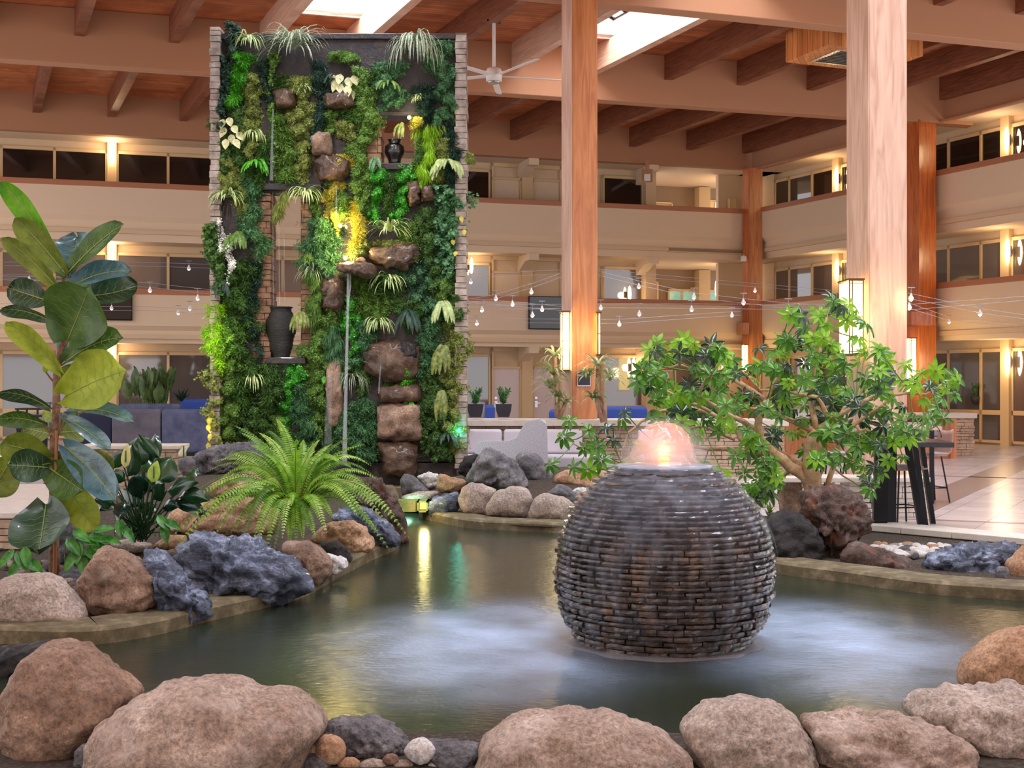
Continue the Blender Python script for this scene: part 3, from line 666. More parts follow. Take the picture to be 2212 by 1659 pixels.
RK = [
 # left bank
 ([(0,1255),(30,1245),(75,1238),(120,1240),(150,1270),(170,1300),(188,1330),(185,1345),(120,1355),(40,1359),(0,1354),(-45,1340),(-60,1290)], 8.75,'pale','smooth','smooth pale beige boulder lowest on the left bank at the frame edge'),
 ([(233,1182),(270,1189),(342,1231),(350,1284),(338,1306),(276,1334),(232,1340),(200,1328),(163,1290),(175,1253),(200,1228),(213,1193)], 9.05,'brown','angular','angular brown boulder beneath the fig tree, beside the pale beige boulder'),
 ([(313,1189),(348,1190),(392,1234),(417,1269),(451,1294),(459,1325),(439,1341),(410,1358),(373,1352),(351,1328),(349,1287),(338,1234),(313,1212)], 9.1,'blue','craggy','slanting blue-grey rock slab running down to the water right of the angular brown boulder'),
 ([(381,1188),(396,1175),(415,1178),(420,1154),(449,1147),(493,1160),(515,1157),(560,1174),(601,1193),(637,1213),(662,1240),(673,1268),(668,1283),(637,1281),(618,1290),(598,1308),(540,1331),(510,1323),(487,1308),(454,1306),(443,1274),(415,1238),(388,1210)], 9.9,'blue','craggy','largest dark blue-grey ridged rock, in front of the bright green fern'),
 ([(604,1179),(626,1166),(665,1171),(698,1188),(718,1215),(718,1240),(693,1265),(673,1259),(659,1232),(626,1204)], 10.5,'brown','smooth','round reddish-brown boulder right of the large ridged rock'),
 ([(670,1168),(693,1138),(712,1127),(765,1123),(790,1141),(811,1179),(806,1190),(770,1198),(693,1174)], 11.5,'orange','angular','orange-tan peaked boulder at the foot of the fern'),
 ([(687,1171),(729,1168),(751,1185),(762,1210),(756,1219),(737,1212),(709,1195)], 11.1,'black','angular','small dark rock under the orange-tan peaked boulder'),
 ([(705,1193),(748,1208),(753,1224),(729,1242),(716,1242)], 10.9,'white','angular','small whitish rock at the waterline beside the reddish-brown boulder'),
 ([(718,1116),(748,1093),(793,1099),(837,1130),(862,1157),(865,1176),(842,1184),(811,1165),(787,1143),(745,1135)], 12.5,'blue','craggy','dark blue-grey rock behind the orange-tan peaked boulder'),
 ([(740,1035),(804,1035),(831,1046),(859,1085),(873,1116),(878,1166),(859,1173),(845,1130),(817,1102),(748,1075)], 13.6,'lava','craggy','dark brown jagged rock at the tip of the left bank by the channel'),
 ([(360,1105),(443,1080),(554,1074),(610,1116),(596,1154),(443,1160),(371,1146)], 12.4,'orange','angular','flat orange sandstone block behind the large ridged rock'),
 ([(454,1046),(504,1024),(582,1013),(600,1040),(554,1062),(457,1078)], 14.2,'orange','angular','orange sandstone block higher up behind the fern'),
 ([(421,983),(443,971),(493,960),(554,955),(571,975),(571,1019),(443,1030),(424,1012)], 17.2,'slate','craggy','dark grey boulder below the green wall, left of the fern'),
 ([(386,991),(402,985),(422,996),(420,1021),(396,1029),(386,1012)], 16.6,'slate','smooth','small round grey rock left of the dark grey boulder under the green wall'),
 ([(135,1121),(163,1115),(216,1146),(233,1181),(200,1225),(116,1234),(119,1162)], 10.4,'slate','angular','speckled grey rock behind the fig tree trunk'),
 ([(232,1171),(270,1165),(332,1176),(313,1192),(276,1195)], 10.2,'pale','flat','flat pale slab behind the angular brown boulder'),
 ([(326,1181),(360,1156),(404,1156),(404,1183),(370,1190)], 10.7,'orange','smooth','rust-coloured small boulder between the slab and the sandstone block'),
 ([(72,1062),(103,1037),(138,1074),(135,1098),(85,1090)], 12.9,'lava','craggy','dark rock behind the fig trunk against the low stone seat'),
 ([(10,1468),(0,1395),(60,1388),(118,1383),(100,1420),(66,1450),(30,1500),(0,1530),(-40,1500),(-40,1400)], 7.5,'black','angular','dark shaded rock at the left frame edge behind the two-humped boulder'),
 # near edge
 ([(124,1384),(149,1382),(190,1400),(239,1430),(255,1445),(298,1479),(313,1499),(280,1540),(240,1600),(180,1672),(50,1672),(10,1549),(7,1509),(30,1474),(60,1420)], 6.3,'brown','smooth','tall two-humped brown boulder at the lower left corner'),
 ([(194,1618),(199,1579),(249,1539),(318,1499),(398,1467),(477,1465),(557,1489),(641,1499),(686,1534),(711,1559),(691,1594),(661,1623),(636,1685),(199,1685)], 5.9,'tan','smooth','giant rounded pinkish-tan boulder in the foreground left of the small pebbles'),
 ([(690,1579),(716,1554),(771,1548),(820,1559),(855,1579),(890,1609),(845,1655),(760,1655),(700,1610)], 6.15,'slate','angular','medium grey angular rock right of the giant rounded boulder'),
 ([(912,1602),(925,1597),(1034,1609),(1032,1640),(990,1664),(940,1655)], 6.0,'slate','flat','flat-topped slate slab between the pebbles and the large right-hand boulders'),
 ([(1033,1649),(1038,1605),(1099,1550),(1219,1536),(1312,1535),(1351,1553),(1427,1577),(1493,1627),(1530,1690),(1020,1690)], 5.85,'tan','smooth','wide tan boulder in front of the fountain ball'),
 ([(1466,1577),(1477,1550),(1526,1517),(1603,1505),(1668,1517),(1718,1550),(1762,1616),(1772,1690),(1530,1690),(1493,1621)], 6.0,'pale','smooth','rounded pale grey boulder just right of the wide tan boulder'),
 ([(1718,1550),(1795,1542),(1855,1540),(1942,1553),(2041,1572),(2096,1610),(2095,1665),(2000,1685),(1768,1685),(1755,1600)], 6.05,'tan','angular','long low tan boulder third from the right in the near row'),
 ([(1937,1550),(1964,1506),(2019,1487),(2212,1487),(2320,1500),(2320,1680),(2110,1680),(2096,1610),(2041,1572)], 6.35,'pale','angular','blocky pale boulder at the lower right corner'),
 ([(2068,1468),(2074,1435),(2107,1402),(2151,1369),(2212,1358),(2300,1365),(2300,1488),(2080,1487)], 7.0,'orange','smooth','rounded orange-brown boulder above the blocky pale one at the right edge'),
 # right bank
 ([(1645,1150),(1664,1111),(1703,1103),(1733,1116),(1761,1139),(1776,1177),(1777,1220),(1739,1236),(1675,1240),(1655,1200)], 11.9,'black','angular','black boulder at the waterline right of the fountain ball'),
 ([(1733,1061),(1755,1047),(1794,1050),(1830,1061),(1861,1075),(1869,1097),(1883,1128),(1877,1144),(1844,1166),(1819,1194),(1813,1224),(1783,1224),(1777,1177),(1758,1139),(1739,1116)], 12.1,'lava','craggy','rust-stained top-heavy lava rock under the umbrella tree'),
 ([(1678,1036),(1703,1008),(1719,1017),(1730,1050),(1733,1111),(1716,1116),(1686,1110)], 12.7,'brown','angular','upright brown rock standing behind the black boulder'),
 ([(1816,1200),(1836,1172),(1850,1168),(1913,1189),(1961,1205),(1999,1236),(1997,1254),(1905,1262),(1830,1242)], 11.5,'lava','angular','long low dark rock between the lava rock and the blue rock'),
 ([(2002,1205),(2016,1194),(2094,1177),(2196,1171),(2202,1183),(2149,1230),(2144,1250),(2127,1277),(2022,1277),(2002,1255)], 11.3,'blue','craggy','wide flat-topped blue rock on the right bank'),
 ([(2174,1216),(2212,1177),(2270,1180),(2270,1262),(2212,1264),(2185,1260)], 10.9,'orange','smooth','golden-brown rounded rock at the right frame edge beside the blue rock'),
 (el(2166,1241,15,19), 10.75,'slate','smooth','small grey cobble wedged between the blue and golden-brown rocks'),
 # far bank
 ([(874,961),(902,941),(938,947),(972,961),(995,981),(992,1008),(960,1022),(916,1026),(888,1029),(882,990)], 18.6,'blue','angular','broad blue-grey flat-faced rock leaning at the foot of the green wall'),
 ([(836,995),(841,952),(857,943),(870,959),(884,997),(888,1026),(839,1022)], 18.9,'blue','angular','narrow upright blue rock left of the broad flat-faced rock'),
 ([(1003,1036),(1029,990),(1044,970),(1058,968),(1083,979),(1108,990),(1142,1040),(1137,1056),(1085,1058),(1020,1050)], 16.9,'slate','angular','peaked two-tone grey rock in the middle of the far bank'),
 ([(1112,990),(1130,971),(1164,986),(1194,1022),(1187,1051),(1142,1044)], 17.6,'slate','angular','grey leaning rock right of the peaked two-tone rock'),
 ([(987,1022),(1002,986),(1035,979),(1026,1000),(1010,1033)], 18.0,'black','angular','dark rock in the gap left of the peaked two-tone rock'),
 ([(898,1029),(925,1019),(948,1024),(945,1049),(925,1058)], 17.0,'white','angular','whitish rock in front of the broad blue-grey rock'),
 ([(943,1054),(948,1022),(983,1031),(1017,1040),(990,1062),(952,1065)], 16.6,'orange','angular','brown wedge-shaped rock at the middle of the far bank, left of the round boulders'),
 ([(864,1036),(873,1022),(893,1027),(931,1063),(905,1070),(868,1069)], 16.7,'slate','flat','slanted grey slab at the left end of the far bank'),
 ([(865,1072),(902,1062),(954,1060),(925,1083),(878,1090)], 16.3,'pale','flat','flat ledge stone over the channel corner'),
 ([(925,1097),(936,1074),(990,1062),(992,1099),(965,1119),(927,1114)], 15.9,'blue','craggy','pitted bluish rock beside the round far-bank boulders'),
 ([(989,1081),(997,1054),(1017,1042),(1040,1045),(1074,1058),(1056,1088),(1050,1114),(997,1106)], 15.7,'pale','smooth','leftmost of the three round beige boulders on the far bank'),
 ([(1049,1094),(1074,1060),(1108,1050),(1139,1054),(1150,1076),(1141,1110),(1135,1121),(1051,1114)], 15.3,'pale','smooth','middle of the three round beige boulders on the far bank'),
 ([(1139,1110),(1155,1076),(1176,1064),(1221,1074),(1243,1092),(1223,1126),(1139,1123)], 15.1,'pale','smooth','rightmost of the three round beige boulders on the far bank'),
 ([(1180,1066),(1209,1045),(1232,1054),(1246,1072),(1240,1096),(1205,1090)], 15.9,'slate','angular','slate-topped wedge rock behind the rightmost round boulder'),
 (el(1257,1066,22,14), 16.2,'white','angular','white crinkled rock behind the fountain ball'),
 ([(1196,1045),(1198,1027),(1223,1015),(1280,1015),(1335,1022),(1332,1056),(1255,1062)], 17.2,'orange','angular','wide flat golden sandstone behind the fountain ball'),
 (el(1129,1011,15,12), 17.1,'black','angular','little dark rock perched against the grey leaning rock'),
 ([(931,1015),(955,1010),(986,1018),(988,1029),(950,1031)], 17.4,'slate','flat','thin grey slab lying before the broad blue-grey rock'),
 ([(1600,1045),(1640,1030),(1672,1060),(1668,1100),(1620,1095)], 13.6,'white','angular','pale rock glimpsed between the fountain ball and the upright brown rock'),
]
for pts, Y, mk, st, lb in RK: rock(pts, Y, mk, lb, st, rest=True)
# pebbles
def pebbles(spots, Y0, z, names, group, label, rs=(.03, .06), fixed=None):
    V, Fc = ICO[3]
    protos = []
    for i in range(5):
        s = Vector((1+R.random()*.4, 1, .55+R.random()*.25)); so = Vector((R.random()*50,)*3)
        mb = MB(); mb.v = [tuple(Vector((v[0]*s.x, v[1]*s.y, v[2]*s.z))*(1+.22*noise.noise(Vector(v)*1.1+so))) for v in V]; mb.f = Fc
        protos.append(mb)
    built = {}
    done = []
    for i, (px, py, mk) in enumerate(spots):
        q_ = PZ(px, py, z)
        if any((q_-d_).length < rs[0]*1.5 for d_ in done): continue
        done.append(q_)
        k = (i % 5, mk)
        if k in built: o = built[k].copy(); sc.collection.objects.link(o)
        else: o = built[k] = protos[i % 5].build('pebble', RM[mk], smooth=True)
        c = PZ(px, py, z+(.02 if fixed is None else 0)); r = R.uniform(*rs); o.location = c; o.scale = (r, r, r); o.rotation_euler = (R.uniform(-.3, .3), R.uniform(-.3, .3), R.uniform(0, 6.3))
        tag(o, label.replace('pebble', {'white': 'white pebble', 'pale': 'beige pebble', 'slate': 'dark grey pebble', 'orange': 'tan pebble', 'brown': 'brown pebble'}[mk], 1), 'pebble', group)
sp = []
for i in range(80):
    t = R.random(); x = 1885+t*165; y = 1172+R.random()*(8+t*0)+ (x-1885)*.03+R.random()*26*(1-abs(t-.45))
    sp.append((x, y, R.choice(['white', 'white', 'pale', 'white', 'slate', 'orange'])))
pebbles(sp, 0, -.02, None, 'white river pebbles on the right bank', 'smooth river pebble in the bed between ledge and blue rock', (.035, .075))
sp = [(R.uniform(1138, 1200), R.uniform(1048, 1068), R.choice(['white', 'white', 'slate'])) for i in range(30)]+[(R.uniform(900, 1000), R.uniform(1046, 1060), 'white') for i in range(10)]
pebbles(sp, 0, .0, None, 'pale pebbles on the far bank', 'small pebble among the far bank rocks', (.035, .07))
sp = [(R.uniform(130, 185), R.uniform(1228, 1275), R.choice(['slate', 'slate', 'pale', 'brown'])) for i in range(34)]+[(R.uniform(5, 100), R.uniform(1215, 1242), R.choice(['slate', 'pale', 'brown'])) for i in range(20)]+[(R.uniform(330, 385), R.uniform(1165, 1200), R.choice(['slate', 'pale', 'brown'])) for i in range(14)]
pebbles(sp, 0, .0, None, 'grey pebbles on the left bank', 'small pebble on the left bank around the fig tree', (.03, .055))
for (x, y, rx, ry, mk, lb) in ((714,1618,34,33,'orange','round tan pebble perched before the grey angular rock'),(681,1650,36,27,'slate','grey white-veined pebble against the giant rounded boulder'),(753,1652,27,16,'orange','small flat tan pebble between the veined pebble and the pale ones'),
    (908,1622,34,27,'white','angular white pebble leaning on the slate slab'),(806,1655,32,15,'pale','flat beige pebble below the grey angular rock'),(557,1662,22,10,'blue','bluish pebble peeping out at the bottom edge below the giant boulder'),
    (617,1657,26,14,'lava','dark brown pebble at the bottom edge beside the bluish one'),(872,1655,24,14,'pale','small beige pebble left of the angular white one'),(845,1640,18,12,'brown','brown chip of stone behind the beige pebbles'),(945,1655,22,12,'white','small white pebble under the slate slab'),
    (2025,1660,36,10,'slate','low grey pebble at the bottom edge before the blocky pale boulder'),(676,1617,14,10,'orange','tiny orange pebble behind the round tan one'),(182,1640,22,34,'slate','grey stone wedged between the two-humped and the giant boulder')):
    rock(el(x, y, rx, ry), 5.45, mk, lb, 'smooth', name='pebble', cat='pebble', res=4)
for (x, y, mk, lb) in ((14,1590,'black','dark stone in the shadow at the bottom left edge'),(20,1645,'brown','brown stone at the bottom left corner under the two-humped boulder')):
    rock(el(x, y, 32, 36), 6.9, mk, lb, 'angular', name='pebble', cat='pebble')
# ---------------------------------------------------------------- fountain ball of stacked slate
froot = empty('ball_fountain', (SPH.x, SPH.y, WZ)); tag(froot, 'large wet ball fountain of stacked dark slate standing in the pond', 'fountain')
wet = mat('wet_slate', (30, 22, 17), .24, c2=(112, 88, 66), c3=(60, 45, 34), vs=6, bump=.8, bs=26, bdist=.02, coat=.6, detail=8)
def rad_at(z):   # relative to the ball centre
    t = z/.724
    if z > 0: return .724*math.sqrt(max(0, 1-t*t))
    return .724*(max(0, 1-abs(t)**2.25))**.5
mb = MB(); z = -.49
while z < .655:
    h = R.uniform(.03, .046) if z < .3 else R.uniform(.026, .034)
    a = R.random()*6; end = a+2*math.pi; r0 = rad_at(z+h/2)
    if z > .3: r0 = rad_at(z)
    while a < end-.02:
        L_ = R.uniform(.09, .3)/max(r0, .25); b_ = min(end, a+L_)
        ro = r0+R.uniform(-.015, .013); hh = h-R.uniform(.003, .007); gap = .004/r0; n = max(2, int((b_-a)*r0/.04)+1)
        vs = []; ri = max(.05, ro-.1)
        for i in range(n+1):
            t = a+gap+(b_-a-2*gap)*i/n; e = .008 if i in (0, n) else 0
            j1, j2 = R.uniform(-.005, .005), R.uniform(-.005, .005)
            for (rr, zz) in ((ri, z), (ro-.007+j1-e, z+.003), (ro+j1-e, z+hh*.5), (ro-.005+j2-e, z+hh-.002), (ri, z+hh)):
                vs.append((SPH.x+rr*math.cos(t), SPH.y+rr*math.sin(t), SPH.z+zz+R.uniform(-.0015, .0015)))
        fs = [(i*5+j, (i+1)*5+j, (i+1)*5+j+1, i*5+j+1) for i in range(n) for j in range(4)]+[(0, 1, 2, 3, 4), tuple(n*5+j for j in (4, 3, 2, 1, 0))]
        mb.add(vs, fs); a = b_
    z += h
ztop = z
world_child(mb.build('stone_shell', wet), froot)
core = MB(); core.lathe([(max(.02, rad_at(-.5+i*.0575)-.06), -.5+i*.0575) for i in range(21)]+[(.3, ztop-.01)], SPH, 40)
world_child(core.build('core', wet), froot)
top = MB(); top.lathe([(.31, ztop-.02), (.32, ztop+.005), (.2, ztop+.012), (.02, ztop+.016)], SPH, 40)
world_child(top.build('water_pool', mat('churned_water', (190, 200, 220), .25, alpha=.7, coat=.5), smooth=True), froot)
# thin running water; skylight highlights painted in as pale blue, denser towards the top
def sheet_mat():
    m = bpy.data.materials.new('running_water'); m.use_nodes = True; nt = m.node_tree; N = nt.nodes; L = nt.links; b = N['Principled BSDF']
    b.inputs['Base Color'].default_value = (.62, .7, .86, 1); b.inputs['Roughness'].default_value = .3
    tc = N.new('ShaderNodeTexCoord'); mp = N.new('ShaderNodeMapping'); mp.inputs['Scale'].default_value = (9, 9, .55); L.new(tc.outputs['Object'], mp.inputs[0])
    n = N.new('ShaderNodeTexNoise'); n.inputs['Scale'].default_value = 1.6; n.inputs['Detail'].default_value = 4; L.new(mp.outputs[0], n.inputs[0])
    mr = N.new('ShaderNodeMapRange'); mr.inputs[1].default_value = .45; mr.inputs[2].default_value = .78; mr.inputs[3].default_value = .0; mr.inputs[4].default_value = .11; L.new(n.outputs[0], mr.inputs[0])
    sx = N.new('ShaderNodeSeparateXYZ'); L.new(tc.outputs['Object'], sx.inputs[0])
    m2 = N.new('ShaderNodeMapRange'); m2.inputs[1].default_value = .55; m2.inputs[2].default_value = 1.12; m2.inputs[3].default_value = 0; m2.inputs[4].default_value = .13; L.new(sx.outputs[2], m2.inputs[0])
    ad = N.new('ShaderNodeMath'); ad.operation = 'ADD'; L.new(mr.outputs[0], ad.inputs[0]); L.new(m2.outputs[0], ad.inputs[1]); L.new(ad.outputs[0], b.inputs['Alpha'])
    return m
sh = MB(); sh.lathe([(rad_at(-.49+i*.045)+.022, -.49+i*.045) for i in range(26)]+[(.33, ztop+.01)], SPH, 64); sh.f = sh.f[:-2]
world_child(sh.build('water_sheet', sheet_mat(), smooth=True), froot)
# churned collar at the waterline
fo = MB(); vs = []; n = 90
for i in range(n):
    t = 2*math.pi*i/n; q = Vector((math.cos(t)*2, math.sin(t)*2, 3)); k = noise.noise(q*1.3)
    for r, h in ((.5, .02), (.555, .022), (.59+.02*k, .014), (.63+.05*k, .002)): vs.append((SPH.x+r*math.cos(t), SPH.y+r*math.sin(t), WZ+h*(1+.5*k)))
fo.add(vs, [(i*4+j, i*4+j+1, ((i+1) % n)*4+j+1, ((i+1) % n)*4+j) for i in range(n) for j in range(3)])
world_child(fo.build('foam_collar', mat('foam', (206, 208, 214), .6, alpha=.28), smooth=True), froot)
# glowing bubbling dome
dm = MB(); vs = []; prof = [(0.01, .27), (.06, .265), (.12, .24), (.17, .19), (.2, .13), (.22, .06), (.26, .015)]
for r, h in prof:
    for i in range(36):
        t = 2*math.pi*i/36; k = 1+.12*noise.noise(Vector((math.cos(t)*1.5, math.sin(t)*1.5, h*9)))
        vs.append((SPH.x+r*k*math.cos(t), SPH.y+r*k*math.sin(t), SPH.z+ztop+h*k))
dm.add(vs, [(i*36+j, i*36+(j+1) % 36, (i+1)*36+(j+1) % 36, (i+1)*36+j) for i in range(6) for j in range(36)]+[tuple(range(36))])
world_child(dm.build('water_dome', mat('dome_water', (255, 214, 200), .08, alpha=.22, coat=1), smooth=True), froot)
vm = bpy.data.materials.new('spray'); vm.use_nodes = True; nt = vm.node_tree; N = nt.nodes; L = nt.links; N.remove(N['Principled BSDF'])
vsn = N.new('ShaderNodeVolumeScatter'); vsn.inputs['Color'].default_value = (1, .9, .88, 1)
tc = N.new('ShaderNodeTexCoord'); ds = N.new('ShaderNodeVectorMath'); ds.operation = 'DISTANCE'; ds.inputs[1].default_value = (SPH.x, SPH.y, SPH.z+ztop)
L.new(tc.outputs['Object'], ds.inputs[0]); mr = N.new('ShaderNodeMapRange'); mr.inputs[1].default_value = .05; mr.inputs[2].default_value = .34; mr.inputs[3].default_value = 5; mr.inputs[4].default_value = 0
L.new(ds.outputs['Value'], mr.inputs[0]); L.new(mr.outputs[0], vsn.inputs['Density']); L.new(vsn.outputs[0], N['Material Output'].inputs['Volume'])
sm_ = MB(); V, Fc = ICO[3]; sm_.v = [(SPH.x+v[0]*.36, SPH.y+v[1]*.36, SPH.z+ztop+.02+max(v[2], 0)*.34) for v in V]; sm_.f = list(Fc)
so = sm_.build('spray', vm); world_child(so, froot); so['kind'] = 'stuff'
def plight(name, loc, col, e, r=.05, parent=None):
    l = bpy.data.lights.new(name, 'POINT'); l.energy = e; l.color = col; l.shadow_soft_size = r
    o = bpy.data.objects.new(name, l); sc.collection.objects.link(o); o.location = loc
    return o
lb = MB(); lb.lathe([(.03, 0), (.045, .02), (.03, .04)], (SPH.x, SPH.y, SPH.z+ztop+.012), 16)
world_child(lb.build('lamp', mat('ember_glow', (255, 170, 90), .5, emit=3, ec=(255, 110, 30))), froot)
plight('fountain_lamp', (SPH.x, SPH.y, SPH.z+ztop+.1), (1, .28, .12), 3.2, .04)
# small light box in the far bank wall
o = empty('light_box', tuple(PZ(914, 1104, WZ))); tag(o, 'small glowing yellow light box in the channel corner under the ledge stone', 'lamp')
a = P(903, 1080, 15.95); b = P(926, 1104, 15.95); fr = MB()
for (x0, x1, z0, z1) in ((a.x, b.x, a.z-.02, a.z), (a.x, b.x, b.z, b.z+.02), (a.x, a.x+.02, b.z, a.z), (b.x-.02, b.x, b.z, a.z)): fr.box((x0, 15.8, z0), (x1, 16.1, z1))
fr.box((a.x-.25, 15.85, b.z), (a.x, 16.1, a.z))
world_child(fr.build('housing', mat('mossy_plaster', (150, 140, 90), .7, c2=(70, 120, 60), vs=6)), o)
world_child(MB().box((a.x+.02, 15.98, b.z+.02), (b.x-.02, 16.0, a.z-.02)).build('lens', mat('box_glow', (230, 200, 110), .5, emit=1.2, ec=(240, 200, 100))), o)
plight('light_box_lamp', (a.x+.1, 15.6, b.z+.15), (1, .85, .35), 4)
plight('channel_lamp', P(880, 1075, 16.6), (.3, 1, .55), 3)
# ---------------------------------------------------------------- foliage materials and builders
def leafm(name, c, c2, tr=.3, rough=.45, vs=16, coat=0): return mat(name, c, rough, c2=c2, vs=vs, transl=tr, coat=coat)
LM = {
 'deep': leafm('leaf_deep', (26, 60, 22), (100, 142, 62)), 'teal': leafm('leaf_teal', (30, 78, 50), (116, 170, 112)),
 'mid': leafm('leaf_mid', (46, 86, 24), (140, 180, 80)), 'olive': leafm('leaf_olive', (70, 90, 30), (176, 186, 96)),
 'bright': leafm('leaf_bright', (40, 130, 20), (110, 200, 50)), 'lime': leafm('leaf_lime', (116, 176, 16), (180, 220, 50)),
 'yellow': leafm('leaf_yellow_lit', (170, 170, 40), (230, 210, 90)), 'pale': leafm('leaf_pale', (150, 180, 100), (226, 236, 180)),  # yellow entry: lamp light on wall plants put into the leaf colour
 'cream': leafm('leaf_cream', (190, 190, 130), (240, 232, 190), vs=30), 'strap': leafm('leaf_strap', (110, 140, 104), (216, 220, 196), vs=30),
 'dark': leafm('leaf_dark', (22, 46, 34), (62, 96, 78)), 'pearl': leafm('leaf_pearl', (30, 110, 20), (86, 190, 50), rough=.3),
 'fern': leafm('leaf_fern', (84, 150, 20), (160, 210, 60), .4), 'dry': leafm('leaf_dry', (110, 80, 40), (170, 130, 80)),
 'white': leafm('petal_white', (220, 220, 215), (250, 250, 245)),
}
def quadleaf(mb, p, d, up, L_, W_, fold=.15):
    """pointed leaf of two folded halves"""
    s = d.cross(up)
    if s.length < 1e-5: s = d.orthogonal()
    s.normalize(); n = s.cross(d).normalized(); m = p+d*(L_*.45)
    k = len(mb.v)
    mb.v += [tuple(p), tuple(m+s*(W_/2)+n*(W_*fold)), tuple(p+d*L_), tuple(m-s*(W_/2)+n*(W_*fold))]
    mb.f += [(k, k+1, k+2, k+3)] if fold == 0 else [(k, k+1, k+2), (k, k+2, k+3)]
def rv(a=1): return Vector((R.uniform(-a, a), R.uniform(-a, a), R.uniform(-a, a)))
GY = 20.35     # front plane of the green wall
PXM = F/GY
def drape(x0, y0, x1, y1, w_, kind, mk, label, n=None, bulge=.16, Yb=GY, name='hanging_plant', cat='plant', grp=None):
    """mass of trailing foliage from px (x0,y0) down to (x1,y1), w_ px wide"""
    if n is None: n = int(abs(y1-y0+20)*w_*DENS[kind])
    mb = MB(); st = MB(); hgt = abs(y1-y0)+1; wob = R.random()*20
    for i in range(n):
        t = R.random()**.9; lat = R.gauss(0, .5); lat = max(-1.3, min(1.3, lat))
        t *= .78+.34*noise.noise(Vector((lat*2.6, wob, 3)))+.1
        taper = (.62+.75*noise.noise(Vector((t*hgt/34, wob, 7)))+.25*math.sin(t*hgt/17+wob))*(1-.45*t)+.15
        taper = max(.25, taper)
        cxp = x0+(x1-x0)*t+7*math.sin(t*hgt/30+wob)+w_*.4*noise.noise(Vector((t*hgt/25, wob, 0)))
        px = cxp+lat*w_/2*taper; py = y0+(y1-y0)*t+R.uniform(-4, 4)
        clump = max(.1, .75+1.5*noise.noise(Vector((px/13, py/17, wob))))
        dep = bulge*(1-lat*lat*.8)*clump*R.uniform(.4, 1.15)
        p = P(px, py, Yb-max(0.0, dep)); 
        if kind == 'fine':
            d = (Vector((lat*.5, -.5, -.9))+rv(.8)).normalized(); L_ = R.uniform(.06, .13)
            quadleaf(mb, p, d, rv(), L_, .01, 0)
            for _ in range(2):
                q = p+d*R.uniform(.01, L_*.8); quadleaf(mb, q, (d+rv(.9)).normalized(), rv(), L_*.6, .011, 0)
        elif kind == 'feather':
            d = (Vector((lat*.6, -.45, -.8))+rv(.7)).normalized(); L_ = R.uniform(.05, .1); s = d.cross(Vector((0, -1, .2))).normalized()
            for k in range(4):
                q = p+d*(L_*k/4); a = L_*.42*(1-k/6)
                quadleaf(mb, q, (d*.7+s).normalized(), rv(), a, .016, 0); quadleaf(mb, q, (d*.7-s).normalized(), rv(), a, .016, 0)
        elif kind == 'pearl':
            r = R.uniform(.010, .017); d = rv().normalized(); quadleaf(mb, p, d, Vector((0, -1, .3))+rv(.3), r*2, r*2.2, 0)
        elif kind == 'round':
            d = (Vector((0, -.4, -.6))+rv(.8)).normalized(); r = R.uniform(.03, .05); quadleaf(mb, p, d, Vector((0, -1, .6)), r, r, .12)
        elif kind == 'ivy':
            d = (Vector((0, -.5, -.7))+rv(.6)).normalized(); r = R.uniform(.05, .09); quadleaf(mb, p, d, Vector((0, -1, .6))+rv(.4), r, r*.85, .12)
        elif kind == 'grassy':
            d = (Vector((lat*.3, -.35, -1))+rv(.35)).normalized(); quadleaf(mb, p, d, rv(), R.uniform(.12, .22), .008, 0)
    o = mb.build(name, LM[mk]); tag(o, label, cat, grp)
    return o
DENS = {'fine': .5, 'feather': .42, 'pearl': 1.6, 'round': .34, 'ivy': .17, 'grassy': .5}
def strapplant(px, py, rpx, mk, label, n=26, droop=1.0, wd=.022, k_=1.55, Yb=GY, name='spider_plant', cat='plant', down=0, spread=1.0, par=None):
    """rosette of arching strap leaves"""
    mb = MB(); c = P(px, py, Yb-.1); r = rpx/F*Yb*(k_ if Yb == GY else 1); n = int(n*1.5)
    for i in range(n):
        an = R.uniform(-math.pi, math.pi); hor = Vector((math.cos(an)*spread, -abs(math.sin(an))*.8, 0)); Ln = r*R.uniform(1.0, 1.7)
        up = R.uniform(.1, .9)*(1-down); p = c+rv(.02); d = (hor*R.uniform(.4, 1)+Vector((0, 0, up))).normalized(); k0 = len(mb.v); seg = 7
        for k in range(seg+1):
            t = k/seg; w_ = wd*(.5+1.6*t-2.1*t*t+.0)*.9+.001
            s = d.cross(Vector((0, 0, 1))); s = s.normalized() if s.length > .05 else Vector((1, 0, 0))
            mb.v += [tuple(p-s*w_/2), tuple(p+s*w_/2)]
            p = p+d*(Ln/seg); d = (d+Vector((0, 0, -droop*(.16+.5*t)))).normalized()
        for k in range(seg): mb.f.append((k0+2*k, k0+2*k+1, k0+2*k+3, k0+2*k+2))
    o = mb.build(name, LM[mk], par); 
    if label: tag(o, label, cat)
    return o
